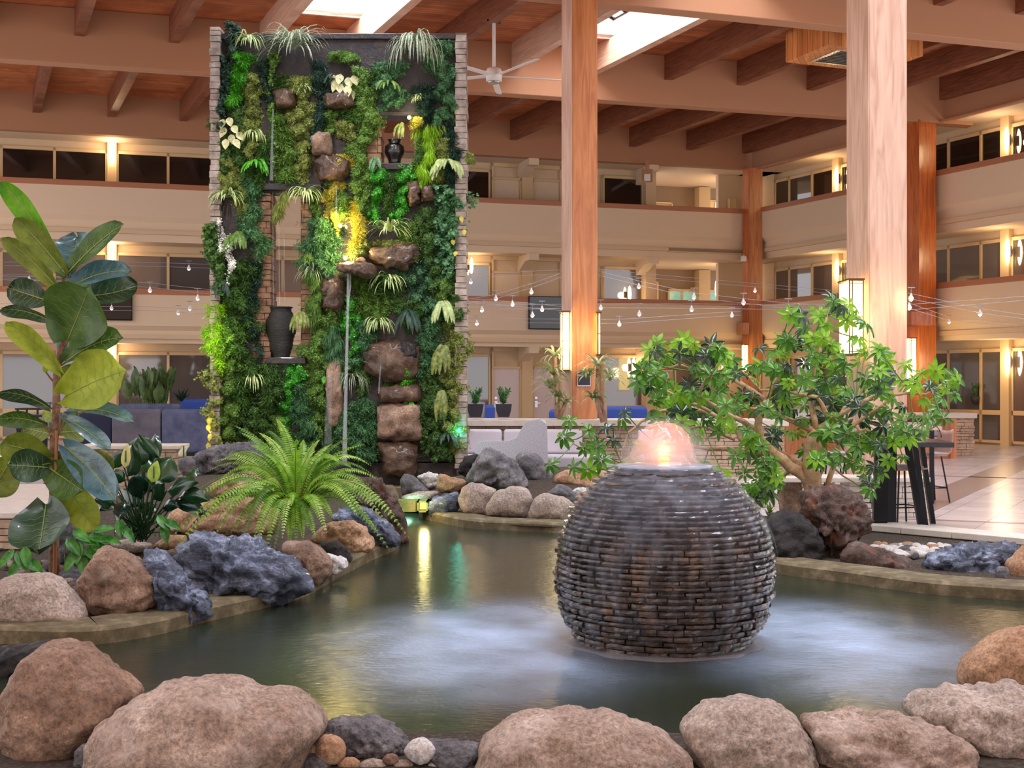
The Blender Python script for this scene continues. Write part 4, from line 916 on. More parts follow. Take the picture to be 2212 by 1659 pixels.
def frond(mb, c, d0, L_, w_, seg=16, droop=.12, pin=.018, twist=0, sub=False):
    """one feather frond: rachis curve with pinnae; returns the rachis points"""
    p = Vector(c); d = Vector(d0).normalized(); pts = [p.copy()]
    up = Vector((0, -.35, 1))
    for k in range(seg*2):
        t = k/(seg*2); s = d.cross(up); s = s.normalized() if s.length > .03 else Vector((1, 0, 0)); n = s.cross(d)
        wl = w_*math.sin(math.pi*min(1, (t*.92+.08)))**.7*(1-.25*t)
        if t > .1:
            for sg in (-1, 1):
                dd = (s*sg+d*.35-n*.18+rv(.06)).normalized()
                a = p; L2 = wl; b = a+dd*L2; m = a+dd*(L2*.4); q = len(mb.v)
                wp = pin
                mb.v += [tuple(a-d*wp*.5), tuple(m-d*wp*.55), tuple(b), tuple(m+d*wp*.5), tuple(a+d*wp*.4)]
                mb.f.append((q, q+1, q+2, q+3, q+4))
        p = p+d*(L_/(seg*2)); d = (d+Vector((0, 0, -droop*(.3+1.3*t)))).normalized(); pts.append(p.copy())
    return pts
def fernplant(px, py, rpx, mk, label, n=9, Yb=GY, fan=1.2, down=.4, name='sword_fern', w_=None, droop=.09):
    mb = MB(); r = rpx/F*Yb*1.35; c = P(px, py, Yb-.16); n = int(n*1.8)
    for i in range(n):
        a = R.uniform(-fan, fan); d = Vector((math.sin(a), -.5, math.cos(a)*.6-down)).normalized(); Ln = r*R.uniform(1, 1.5)
        frond(mb, c+rv(.03), d, Ln, w_ or Ln*.12, 16, droop, .011)
    return tag(mb.build(name, LM[mk]), label, 'fern')
# ---------------------------------------------------------------- green wall structure
wroot = empty('green_wall', (P(730, 1000, GY).x, GY+.3, 0)); tag(wroot, 'tall freestanding plant-covered water wall with stone pilasters and two openings', 'green wall')
bark_d = mat('wet_panel', (18, 14, 16), .4, c2=(62, 48, 42), c3=(36, 28, 28), vs=7, bump=1, bs=14, coat=.2)
def rct(mb, x0, y0, x1, y1, Ya, Yb_): a = P(x0, y0, Ya); b = P(x1, y1, Ya); mb.box((a.x, Ya, b.z), (b.x, Yb_, a.z)); return mb
pm = MB()
for r in ((474, 82, 582, 1000), (582, 82, 984, 250), (582, 250, 822, 416), (895, 250, 984, 1000), (650, 416, 822, 1000), (582, 778, 650, 1000), (822, 356, 895, 1000)): rct(pm, *r, GY, GY+.4)
zb = P(0, 1000, GY).z
a = P(474, 0, GY); b = P(984, 0, GY); pm.box((a.x, GY, -.3), (b.x, GY+.4, zb+.02))
world_child(pm.build('panel', bark_d), wroot)
def stack(mb, xa, xb, za, zb_, ya, yb, hmin=.07, hmax=.13, lmin=.2, lmax=.5, jit=.03):
    z = za
    while z < zb_-.01:
        h = min(R.uniform(hmin, hmax), zb_-z); x = xa
        while x < xb-.01:
            L_ = min(R.uniform(lmin, lmax), xb-x)
            if xb-x-L_ < lmin*.4: L_ = xb-x
            o = R.uniform(0, jit); e = .004
            mb.box((x+e-(o if x == xa else 0), ya-o, z+e), (x+L_-e+(o if x+L_ >= xb-.01 else 0), yb, z+h-e), j=.004); x += L_
        z += h
    return mb
for (x0, x1, y0, y1, m, nm) in ((455, 475, 58, 1005, gray_veneer, 'pilaster'), (984, 1007, 72, 1012, gray_veneer, 'pilaster'), (546, 582, 415, 800, brown_veneer, 'pillar'), (650, 672, 415, 790, brown_veneer, 'pillar'), (792, 822, 246, 372, brown_veneer, 'pillar'), (895, 912, 246, 370, brown_veneer, 'pillar')):
    A = P(x0, y0, GY-.1); B = P(x1, y1, GY-.1); mb = stack(MB(), A.x, B.x, max(-.3, B.z), A.z, GY-(.12 if 'pil' in nm and m is gray_veneer else .02), GY+.48, lmin=.14, lmax=.3, jit=.02)
    world_child(mb.build(nm, m, bevel=.006), wroot)
ld = MB(); rct(ld, 566, 396, 694, 410, GY-.1, GY+.42); rct(ld, 790, 240, 914, 250, GY-.04, GY+.42); rct(ld, 575, 772, 660, 786, GY-.1, GY+.44); rct(ld, 815, 352, 900, 366, GY-.08, GY+.44)
rct(ld, 474, 72, 984, 84, GY-.05, GY+.42)
world_child(ld.build('ledge', bark_d, bevel=.01), wroot)
# boulders mortared into the wall
for i, (pts, mk, st) in enumerate([
 ([(672,300),(690,286),(715,288),(719,320),(715,339),(676,338)], 'brown', 'angular'), ([(677,345),(700,336),(740,340),(754,350),(757,378),(735,396),(690,392)], 'wet', 'craggy'),
 ([(590,200),(620,193),(640,198),(640,235),(600,240)], 'wet', 'angular'), ([(777,760),(800,740),(850,732),(910,745),(912,810),(880,828),(830,826),(785,800)], 'wet', 'angular'),
 ([(850,745),(875,735),(905,742),(908,775),(880,784),(852,775)], 'black', 'craggy'), ([(813,880),(830,870),(910,872),(912,950),(860,955),(815,945)], 'brown', 'angular'),
 ([(815,835),(905,830),(912,868),(818,872)], 'wet', 'angular'), ([(815,955),(860,950),(905,960),(900,1030),(830,1030)], 'wet', 'angular'),
 ([(697,600),(725,592),(746,600),(744,660),(735,678),(700,676),(692,630)], 'wet', 'craggy'), ([(797,540),(830,528),(880,530),(908,528),(910,562),(880,584),(830,578),(800,566)], 'wet', 'craggy'),
 ([(705,780),(738,770),(742,900),(730,925),(708,920)], 'brown', 'angular'), ([(880,395),(905,390),(912,440),(885,450)], 'wet', 'craggy'), ([(908,405),(935,400),(940,435),(912,440)], 'wet', 'craggy'),
 ([(700,205),(760,200),(775,235),(700,240)], 'wet', 'angular')]):
    mb = rock(pts, GY-.05, mk, '', st, dy=.28, res=4, meshonly=True); world_child(mb.build('wall_rock', RM[mk], smooth=True), wroot)
lr = rock([(728,572),(750,566),(790,566),(815,576),(812,598),(790,604),(760,592),(732,588)], GY-.3, 'wet', '', 'craggy', dy=.3, res=4, meshonly=True); world_child(lr.build('spill_rock', RM['wet'], smooth=True), wroot)
rock([(768,566),(770,558),(782,555),(790,560),(788,567)], GY-.42, 'orange', 'small orange stone lying on the spill rock of the green wall', 'smooth', name='pebble', cat='pebble', res=3)
# base lip in the water
bl = MB(); a = P(800, 1030, GY-.2); b = P(1010, 1040, GY-.2); bl.box((-2.6, GY-.55, -.4), (a.x+1.3, GY-.02, -.02)); world_child(bl.build('base_lip', curb_m), wroot)
# falling water
fall_m = mat('falling_water', (240, 244, 252), .35, alpha=.16, spec=.6)
def fall(pts, ws, label, m=None, Y=GY-.36):
    mb = MB(); vs = []
    for (x, y), w_ in zip(pts, ws):
        for k in range(9):
            an = math.pi*2*k/8; vs.append(P(x, y, Y)+Vector((math.cos(an)*w_/PXM/2.4, math.sin(an)*.03, 0)))
    n = len(pts); mb.add(vs, [(i*9+j, i*9+j+1, (i+1)*9+j+1, (i+1)*9+j) for i in range(n-1) for j in range(8)])
    return tag(mb.build('falling_water', m or fall_m, smooth=True), label, 'water')
fall([(751, 570), (752, 600), (751, 680), (749, 760), (747, 850), (745, 935), (744, 1000)], [5, 7, 7, 8, 9, 11, 14], 'bright central water jet falling from the spill rock down the green wall')
fall([(757, 590), (757, 620), (752, 660)], [3, 4, 4], 'short side trickle joining the central water jet')
thin = mat('thin_water', (235, 240, 250), .25, alpha=.08)
fall([(590, 235), (588, 300), (586, 390)], [5, 6, 10], 'vertical trickle falling below the upper left rock of the green wall', thin, GY-.2)
for x, w_, wh in ((589, 3, 'leftmost'), (602, 3, 'middle'), (613, 2, 'rightmost')): fall([(x, 412), (x+1, 560), (x+2, 660)], [w_, w_, w_], '%s of three thin threads of water across the tall opening' % wh, thin, GY+.05)
fall([(726, 400), (727, 470)], [4, 5], 'faint trickle beside the yellow-lit hanging plants', thin)
fall([(712, 800), (708, 960)], [12, 20], 'broad misty water sheet below the middle of the green wall', mat('mist_water', (220, 225, 235), .4, alpha=.05))
fall([(822, 790), (818, 850)], [4, 5], 'small trickle running over the big brown wall rock', thin, GY-.32)
# vases
def vase(px0, px1, pyt, pyb, prof, Y, label, m, rough_rows=True):
    a = P(px0, pyt, Y); b = P(px1, pyb, Y); cx = (a.x+b.x)/2; H = a.z-b.z; Rm = (b.x-a.x)/2
    root = empty('vase', (cx, Y, b.z)); tag(root, label, 'vase')
    mb = MB(); pr = []
    n = 26
    for i in range(n+1):
        t = i/n
        for k in range(len(prof)-1):
            if prof[k][0] <= t <= prof[k+1][0]:
                u = (t-prof[k][0])/(prof[k+1][0]-prof[k][0]); r = prof[k][1]+(prof[k+1][1]-prof[k][1])*(u*u*(3-2*u)); break
        pr.append((Rm*r*(1+(.025 if i % 2 else -.015)), H*t))
    mb.lathe(pr, (0, 0, 0), 28); o = mb.build('body', m, root, smooth=True)
    rt = prof[-1][1]*Rm; rr = MB(); rr.lathe([(rt*.8, H*.97), (rt*1.12, H*.985), (rt*1.12, H*1.01), (rt*.82, H*1.005)], (0, 0, 0), 28); rr.build('rim', m, root, smooth=True)
vblack = mat('black_glaze', (18, 15, 15), .12, coat=.6, bump=.3, bs=30)
vase(831, 874, 303, 358, [(0, .5), (.15, .62), (.55, 1), (.75, .95), (.88, .6), (.93, .58), (1, .66)], GY+.12, 'glossy black ribbed jar in the small upper opening of the green wall', vblack)
vase(574, 640, 664, 776, [(0, .55), (.3, .78), (.6, 1), (.72, 1), (.86, .8), (.95, .66), (1, .68)], GY+.05, 'large black stacked-slate urn in the tall opening of the green wall', mat('slate_urn', (16, 14, 15), .35, c2=(42, 38, 38), vs=10, bump=1, bs=22, stretch=(1, 1, 3)))
# ---------------------------------------------------------------- plants on the wall
DR = [
 (500,48,486,262,34,'round','dark','dark bluish creeper climbing over the top left corner of the green wall'),
 (512,112,510,228,40,'fine','bright','bright green feathery plant under the top left corner'),
 (540,160,550,348,38,'feather','olive','olive feathery drape right of the bright feathery plant, upper left'),
 (548,385,550,565,44,'fine','teal','deep green drape hanging left of the tall opening'),
 (520,560,522,955,62,'fine','deep','long dark green drape down the left side below the white flowers'),
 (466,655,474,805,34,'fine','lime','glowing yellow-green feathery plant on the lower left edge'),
 (462,800,470,968,38,'round','olive','olive creeper on the bottom left edge below the yellow-green plant'),
 (495,700,500,965,50,'feather','mid','mid-green drape between the yellow-green plant and the long dark drape'),
 (650,165,656,335,52,'feather','olive','pale olive drape hanging beneath the top variegated spider plant'),
 (585,112,592,335,18,'round','mid','thin vine trailing left of the top spider plant'),
 (628,318,630,392,50,'fine','mid','green tuft above the lintel of the tall opening'),
 (655,330,656,398,34,'feather','olive','olive tuft at the right end of the lintel'),
 (692,130,690,300,26,'fine','dark','dark wispy trail left of the cream begonia'),
 (735,112,742,128,66,'feather','mid','low moss cushion on the top ledge'),
 (790,145,778,460,42,'feather','mid','long green drape running down left of the small upper opening'),
 (845,135,838,242,74,'feather','teal','green mass directly above the small upper opening'),
 (957,88,960,285,54,'feather','teal','green drape at the top right corner beside the pilaster'),
 (915,180,925,262,36,'fine','dark','dark tuft between the striped plant and the top right drape'),
 (928,268,914,398,36,'grassy','lime','lime green grassy plant right of the small upper opening'),
 (815,366,812,478,42,'pearl','pearl','left one of two bead-like bright green trails under the small opening'),
 (874,360,864,480,42,'pearl','pearl','right one of two bead-like bright green trails under the small opening'),
 (742,262,745,296,52,'feather','olive','olive moss cushion above the brown wall rocks'),
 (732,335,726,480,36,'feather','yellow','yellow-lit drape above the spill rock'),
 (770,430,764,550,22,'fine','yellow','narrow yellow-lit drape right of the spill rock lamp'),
 (950,400,972,600,64,'ivy','teal','blue-green leafy mass on the right side at mid height'),
 (925,450,930,640,40,'feather','deep','dark green drape left of the blue-green leafy mass'),
 (848,520,842,548,84,'feather','olive','yellow-green moss cushion beneath the white-striped spider plant'),
 (782,515,775,560,40,'feather','olive','moss beside the yellow lamp on the spill rock'),
 (694,470,690,600,60,'fine','teal','teal drape left of the spill rock'),
 (668,545,690,700,44,'grassy','mid','grassy trail on the right edge of the tall opening'),
 (690,640,692,965,58,'feather','mid','long mid-green drape in the middle, right of the large urn'),
 (716,690,716,785,44,'grassy','teal','fern-like tuft left of the central water jet'),
 (762,642,760,780,36,'pearl','pearl','bright bead-like trail behind the central water jet'),
 (900,575,905,650,60,'feather','teal','round teal bush right of the middle'),
 (790,690,795,782,50,'fine','teal','soft teal drape under the lower striped spider plant'),
 (928,640,925,830,40,'fine','teal','teal drape right of the big brown wall rock'),
 (983,700,986,985,36,'feather','olive','olive drape along the lower right pilaster'),
 (745,778,742,822,46,'pearl','teal','round teal cushion under the bright bead trail'),
 (770,868,790,1005,58,'fine','teal','teal drape at the foot of the green wall right of the jet'),
 (747,880,750,990,50,'fine','teal','teal drape at the foot of the green wall behind the jet'),
 (866,795,868,850,26,'feather','bright','bright green tuft on the lower brown rocks'),
 (578,785,575,965,52,'fine','deep','dark drape below the large urn, left part'),
 (626,788,620,935,42,'pearl','pearl','bright green bead-like trail below the large urn'),
 (655,830,655,975,46,'fine','teal','green drape right of the bead-like trail below the urn'),
 (945,835,942,990,54,'feather','deep','dark drape in the lower right corner'),
 (968,850,972,985,34,'feather','olive','light olive drape next to the lower right pilaster'),
 (895,255,885,275,22,'feather','yellow','yellow-lit tuft in the top corner of the small opening'),
 (600,412,602,470,24,'grassy','olive','wispy strands hanging in the top of the tall opening'),
 (540,880,545,970,50,'feather','deep','dark drape at the bottom left behind the bright fern'),
 (905,650,900,720,44,'feather','deep','dark leafy mass below the round teal bush'),
 (830,590,828,640,50,'fine','deep','dark tuft behind the middle striped spider plant'),
 (735,410,738,465,30,'fine','mid','green tuft above the yellow lamp'),
 (500,340,498,420,46,'feather','olive','brownish-olive tuft below the cream begonia on the left'),
 (1004,330,1010,352,14,'feather','olive','small pale tuft poking out beside the right pilaster'),
 (884,500,890,560,30,'fine','mid','green tuft right of the white-striped spider plant'),
 (960,600,962,700,40,'feather','mid','mid-green drape at the right edge below the leafy mass'),
 (600,900,600,975,60,'feather','mid','green mass at the foot of the wall above the fern'),
 (480,120,484,300,18,'round','dark','thin dark creeper along the left pilaster near the top'),
 (520,400,522,480,26,'feather','olive','olive tuft next to the deep green drape, left'),
]
for d in DR: d = list(d); d[4] *= 1.22; drape(*d)
FILL = [(476,250,480,395,26,'feather','deep'),(560,300,562,400,30,'fine','deep'),(575,130,572,230,26,'feather','dark'),(610,245,612,320,34,'fine','mid'),(705,235,706,300,34,'feather','mid'),(720,340,716,400,20,'feather','deep'),
 (770,200,772,262,34,'fine','mid'),(800,380,796,470,26,'feather','deep'),(845,380,846,470,24,'fine','deep'),(905,300,902,400,24,'feather','deep'),(975,260,976,420,26,'fine','dark'),(950,300,952,400,34,'feather','olive'),
 (880,480,885,530,40,'feather','mid'),(915,520,912,640,34,'fine','dark'),(740,600,738,680,30,'feather','deep'),(790,590,786,680,40,'fine','mid'),(815,640,812,700,34,'feather','mid'),(860,600,866,680,34,'feather','deep'),
 (720,790,716,960,30,'fine','deep'),(780,780,778,860,26,'feather','deep'),(800,860,798,960,24,'fine','teal'),(920,780,922,960,30,'feather','deep'),(975,420,980,560,24,'fine','teal'),(975,560,982,720,26,'feather','deep'),
 (690,260,692,330,20,'fine','deep'),(600,160,606,240,26,'fine','deep'),(520,230,522,400,30,'feather','deep'),(545,560,548,780,20,'fine','dark'),(700,680,702,800,26,'feather','mid'),(850,790,846,860,20,'fine','deep'),(830,150,790,180,30,'fine','deep'),(750,235,752,262,40,'fine','deep'),(665,400,690,470,22,'feather','deep'),(560,960,640,985,40,'feather','mid'),(690,940,760,985,36,'feather','teal'),(930,960,960,990,36,'feather','deep')]
PLN = ['the top ledge', 'the cream begonia', 'the small upper opening', 'the tall opening', 'the spill rock', 'the large urn', 'the big brown wall rock', 'the foot of the wall']
PLC = [(730, 90), (740, 190), (858, 300), (615, 480), (770, 585), (607, 720), (845, 780), (730, 980)]
KW = {'fine': 'wispy', 'feather': 'feathery'}; CW = {'deep': 'dark green', 'dark': 'bluish dark', 'mid': 'mid-green', 'olive': 'olive', 'teal': 'teal'}
seen_ = set()
for d in FILL:
    cx_, cy_ = (d[0]+d[2])/2, (d[1]+d[3])/2; i = min(range(8), key=lambda i: (PLC[i][0]-cx_)**2+(PLC[i][1]-cy_)**2); side = ('above' if cy_ < PLC[i][1] else 'below') if abs(cy_-PLC[i][1]) > abs(cx_-PLC[i][0]) else ('left of' if cx_ < PLC[i][0] else 'right of')
    far = math.hypot(PLC[i][0]-cx_, PLC[i][1]-cy_); lb = '%s %s patch %s%s %s' % (KW[d[5]], CW[d[6]], '' if far < 60 else ('a little ' if far < 110 else 'well '), side, PLN[i])
    if lb in seen_: lb = 'slim '+lb
    if lb in seen_: lb = 'second '+lb
    seen_.add(lb); drape(*d[:4], d[4]*1.3, *d[5:], lb, bulge=.11)
drape(462, 480, 470, 640, 44, 'ivy', 'deep', 'ivy with tiny white flowers bulging over the left edge', Yb=GY-.1)
drape(482, 475, 492, 610, 44, 'pearl', 'white', 'spray of tiny white flowers on the left edge', n=900, bulge=.34, name='white_flower', cat='flower')['kind'] = 'stuff'
strapplant(636, 104, 44, 'strap', 'large striped spider plant at the top left of the green wall', 60, 1.1, .036)
strapplant(898, 98, 46, 'strap', 'large pale striped spider plant drooping at the top right of the green wall', 66, 2.2, .034, down=.2)
strapplant(842, 498, 30, 'pale', 'white-striped spider plant under the bead-like trails', 34, .9, .035, down=.3)
strapplant(838, 605, 27, 'pale', 'white-striped spider plant in the middle right of the wall', 30, 1.2, .035, down=.4)
strapplant(818, 695, 24, 'pale', 'small white-striped spider plant above the big brown wall rock', 26, 1.3, .035, down=.6)
strapplant(660, 418, 27, 'pale', 'pale spider plant at the top right corner of the tall opening', 30, 1.3, .035, down=.5)
strapplant(548, 285, 20, 'pale', 'small pale spider plant on the left side at the height of the small opening', 20, 1.6, .03, down=.7)
strapplant(545, 815, 22, 'pale', 'small pale spider plant left of the drapes below the urn', 22, 1.6, .03, down=.5)
strapplant(760, 815, 26, 'strap', 'thin striped spider plant beside the foot of the water jet', 26, 2.0, .014, down=.5)
strapplant(490, 425, 26, 'pale', 'pale spider plant above the white flowers on the left edge', 30, 1.2, .035, down=.4)
strapplant(536, 85, 24, 'pale', 'pale green spider plant just inside the top left corner', 24, 1.5, .035, down=.5)
strapplant(672, 590, 24, 'strap', 'slim striped spider plant on the right edge of the tall opening', 22, 1.4, .014, down=.3)
strapplant(905, 215, 14, 'pale', 'tiny pale plant below the large pale striped one', 18, 1.4, .03)
strapplant(655, 195, 16, 'pale', 'tiny pale plant hanging in the olive drape at the top', 18, 1.4, .03)
fernplant(965, 350, 34, 'pale', 'pale blue-green sword fern over the right pilaster', 12, fan=1.5)
fernplant(512, 500, 30, 'mid', 'green sword fern right of the white flowers', 9, fan=.8, down=.8)
fernplant(650, 672, 30, 'olive', 'olive sword fern hanging beside the large urn', 7, fan=.7, down=.9)
fernplant(882, 668, 32, 'dark', 'dark glossy fern above the big brown wall rock', 7, fan=.8, down=.9)
fernplant(840, 175, 26, 'mid', 'light green fern above the small opening', 6, fan=.9, down=.5)
fernplant(868, 265, 22, 'olive', 'back-lit fern hanging inside the small opening', 5, fan=.5, down=1, Yb=GY+.1)
fernplant(552, 350, 26, 'bright', 'vivid green fern clump above the deep green drape', 12, fan=1.2)
fernplant(957, 650, 34, 'pale', 'pale yellow-green fern high on the lower right side', 9, fan=.8, down=.9)
fernplant(957, 740, 40, 'olive', 'long olive fern below the pale yellow-green one', 8, fan=.5, down=1.2)
fernplant(955, 840, 40, 'olive', 'lowest long fern on the right side', 7, fan=.4, down=1.3)
fernplant(812, 340, 22, 'teal', 'teal fern frond left of the small opening', 5, fan=.6, down=1.0)
fernplant(480, 600, 28, 'dark', 'dark fern just under the white flowers', 7, fan=.8, down=.9)
fernplant(725, 165, 20, 'dark', 'dark little fern left of the cream begonia', 5)
fernplant(965, 940, 26, 'dark', 'dark fern beside the foot of the right pilaster', 6, fan=.8)
# begonias and pothos: broad leaves
def broad(p, d, nrm, L_, W_, mb, heart=.12, cup=.12, curl=0, na=4, nl=7):
    """heart/oval leaf with midrib; p base, d direction, nrm upper side"""
    d = d.normalized(); s = d.cross(nrm).normalized(); n = s.cross(d); k0 = len(mb.v); q = Vector(p); dd = d.copy()
    for i in range(nl+1):
        t = i/nl; w_ = W_*(math.sin(math.pi*(t**.75))**.8)*.5 if 0 < t < 1 else W_*.03
        for j in range(-na, na+1):
            u = j/na; mb.v.append(tuple(q+s*(w_*u)+n*(W_*cup*abs(u)**1.5)-dd*(heart*L_*abs(u)**2*(1-t)*2)))
        q = q+dd*(L_/nl); dd = (dd-n*curl/nl).normalized()
    m = 2*na+1
    for i in range(nl):
        for j in range(2*na): mb.f.append((k0+i*m+j, k0+i*m+j+1, k0+(i+1)*m+j+1, k0+(i+1)*m+j))
def broadplant(spots, mk, label, L_=.2, name='begonia', Yb=GY, m=None, ratio=.8, cat='plant'):
    mb = MB()
    for x, y, a in spots:
        p = P(x, y, Yb-.12-R.random()*.12); d = Vector((math.sin(a), -.35, -math.cos(a))); broad(p, d, Vector((R.uniform(-.2, .2), -1, .45)), L_*R.uniform(.8, 1.15), L_*ratio, mb, curl=.3, na=2, nl=5)
        mb.tube([p, P(x-8*math.sin(a), y-6, Yb-.02)], .004, 4)
    return tag(mb.build(name, m or LM[mk], smooth=True), label, cat)
broadplant([(722,168,.1),(735,165,-.2),(752,172,.3),(764,168,.4),(735,185,0),(750,190,.2),(742,200,-.1),(758,200,.3),(728,178,-.4),(745,210,.1)], 'cream', 'cream-leaved begonia in the upper middle of the green wall', .17)
broadplant([(482,262,-.2),(495,258,.3),(505,275,.5),(485,280,-.4),(500,295,.2),(488,305,0),(508,305,.6),(515,290,.7)], 'cream', 'cream-leaved begonia on the left side of the green wall', .15)
broadplant([(868,855,0),(875,870,.4),(862,872,-.5),(880,885,.8),(866,888,-.2),(876,900,.2),(870,912,0),(886,872,1)], 'bright', 'bright heart-leaved vine hanging on the lower brown rocks', .11, 'pothos')
broadplant([(700,815,0),(706,830,.3),(698,845,-.2)], 'bright', 'single heart-leaved sprig left of the broad water sheet', .1, 'pothos')
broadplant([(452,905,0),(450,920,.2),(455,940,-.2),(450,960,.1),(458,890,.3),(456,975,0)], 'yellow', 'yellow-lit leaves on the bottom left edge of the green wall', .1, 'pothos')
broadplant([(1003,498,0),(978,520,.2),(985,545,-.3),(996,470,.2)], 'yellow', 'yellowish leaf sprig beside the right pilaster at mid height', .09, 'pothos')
# lamps set in the wall
for (x, y, c, e, lb) in ((735, 488, (1, .72, .2), 26, 'bright yellow spot glowing behind the drapes above the spill rock'), (746, 558, (1, .8, .35), 18, 'bright yellow spot on the spill rock of the green wall'), (884, 254, (1, .85, .4), 6, 'small yellow lamp in the top corner of the small opening')):
    p = P(x, y, GY-.22); mb = MB(); mb.cyl(p, p+Vector((0, .06, .0)), .035, .03, 12)
    o = tag(mb.build('wall_spot', black_metal), lb, 'lamp'); MB().cyl(p-Vector((0, .004, 0)), p+Vector((0, -.001, 0)), .03, .03, 12).build('lens', mat('yellow_lens', (255, 220, 120), .5, emit=22, ec=(255, 190, 70)), o)
    plight('spot_lamp', p+Vector((0, -.12, .05)), c, e, .04)
plight('teal_lamp', P(992, 930, GY-.25), (.1, 1, .8), 2)
plight('amber_lamp', P(452, 930, GY-.1), (1, .8, .2), 6)
plight('lime_lamp', P(462, 730, GY-.5), (.8, 1, .2), 7)
# ---------------------------------------------------------------- free-standing plants
def bez(p0, p1, p2, n): return [p0*(1-t)**2+p1*2*t*(1-t)+p2*t*t for t in [i/n for i in range(n+1)]]
def frond2(mb, sb, p0, pm, p1, w_, n=38, pin=.02, up=Vector((0, -.5, 1))):
    pts = bez(p0, pm, p1, n); sb.tube(pts[::2]+[pts[-1]], [.006*(1-.8*i/(n/2+1)) for i in range(len(pts[::2])+1)], 4, False)
    for i in range(3, n+1):
        t = i/n; p = pts[i]; d = (pts[min(n, i+1)]-pts[i-1]).normalized(); s = d.cross(up); s = s.normalized() if s.length > .05 else Vector((1, 0, 0)); nn = s.cross(d)
        wl = w_*(min(1, (t)*3.5))**.6*(1-t**3)**.8+.004
        for sg in (-1, 1):
            dd = (s*sg+d*.3-nn*R.uniform(.1, .35)+rv(.05)).normalized(); m = p+dd*(wl*.45)-nn*.0; b = p+dd*wl-Vector((0, 0, wl*.12)); q = len(mb.v)
            mb.v += [tuple(p-d*pin*.35), tuple(m-d*pin*.5), tuple(b), tuple(m+d*pin*.45), tuple(p+d*pin*.45)]; mb.f.append((q, q+1, q+2, q+3, q+4))
fr_ = empty('boston_fern', tuple(P(640, 1165, 11.6))); tag(fr_, 'big bright green arching fern among the boulders in front of the green wall', 'fern')
tips = [(375,1190),(395,1105),(372,1160),(420,1062),(445,1020),(455,1000),(470,1000),(503,918),(520,935),(560,935),(598,905),(620,960),(655,950),(690,950),(715,960),(760,945),(785,960),(800,1005),(815,1035),(810,1060),(836,1130),(850,1110),(882,1160),(842,1190),(815,1150),
        (470,1120),(500,1150),(520,1165),(548,1165),(555,1175),(575,1190),(592,1190),(640,1175),(655,1165),(690,1120),(430,1090),(450,1060),(480,1045),(735,1000),(760,1010),(700,1000),(600,1000),(570,980),(535,1000),(650,1010),(770,1050),(740,1040),(780,1085),(610,1040),(560,1050),(500,1080),(720,1080),(670,1050),(585,1080),(630,1090),(400,1150),(435,1125),(465,1155),(490,1110),(535,1130),(560,1120),(610,1160),(625,1180),(665,1140),(680,1160),(705,1150),(720,1120),(755,1080),(790,1120),(770,1110),(825,1090),(810,1030),(740,985),(680,975),(640,950),(580,930),(540,960),(495,980),(470,1040)]
g1, g2, g3, sb = MB(), MB(), MB(), MB(); cF = P(640, 1128, 11.75)
for i, (x, y) in enumerate(tips):
    front = y > 1080; Y = 11.75+(R.uniform(-1.0, -.35) if front else R.uniform(-.3, .7)); t_ = P(x, y, Y); hgt = R.uniform(.2, .42)+.0012*abs(x-640)
    mid = (cF+t_)/2+Vector((-(t_.x-cF.x)*.12, -.1, hgt+(.12 if front else .05))); 
    if y < 1000: mid = (cF+t_)/2+Vector(((cF.x-t_.x)*.35, 0, .28))
    if front: mid = cF.lerp(t_, .42)+Vector((0, -.1, hgt+.16))
    frond2((g1, g2, g1, g3)[i % 4] if i != 7 else g3, sb, cF+rv(.06), mid, t_, R.uniform(.058, .08), 42, .019)
world_child(g1.build('frond', LM['fern']), fr_); world_child(g2.build('frond', leafm('fern_light', (130, 180, 50), (200, 236, 120), .4)), fr_); world_child(g3.build('frond', leafm('fern_dark', (50, 110, 24), (110, 160, 50), .4)), fr_)  # fronds take turns in three green tones
world_child(sb.build('stem', mat('fern_stem', (110, 90, 40), .6)), fr_)
# fiddle-leaf fig
FM = {'g': leafm('fig_green', (44, 78, 26), (86, 118, 50), .25, .38, 6, .2), 'd': leafm('fig_dark', (28, 56, 34), (58, 88, 58), .15, .35, 6, .3), 'b': leafm('fig_blue_sheen', (52, 88, 96), (104, 140, 150), .12, .28, 5, .5),  # bluish fig leaves: skylight reflection put into the base colour
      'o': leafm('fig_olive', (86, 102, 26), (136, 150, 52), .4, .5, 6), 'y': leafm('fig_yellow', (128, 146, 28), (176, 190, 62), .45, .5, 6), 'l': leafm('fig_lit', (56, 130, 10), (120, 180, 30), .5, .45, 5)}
vein = mat('leaf_vein', (146, 162, 82), .5)
fig = empty('fiddle_leaf_fig', tuple(P(118, 1245, 10.6))); tag(fig, 'tall fiddle-leaf fig with big glossy leaves on the left bank', 'tree')
YF = 10.6
trunk_px = [(116,1250),(117,1180),(117,1100),(114,1020),(117,950),(121,880),(123,830),(122,790),(133,750),(142,720),(140,680),(137,640),(137,590)]
tb = MB(); tb.tube([P(x, y, YF)+Vector((R.uniform(-.008, .008), 0, 0)) for x, y in trunk_px], [.045, .04, .038, .036, .034, .032, .03, .028, .026, .023, .02, .018, .012], 10); world_child(tb.build('trunk', bark, smooth=True), fig)
st_ = MB(); st_.cyl(P(118, 1250, YF-.06), P(122, 930, YF-.05), .018, .014, 8); world_child(st_.build('stake', mat('stake_wood', (150, 96, 54), .6)), fig)
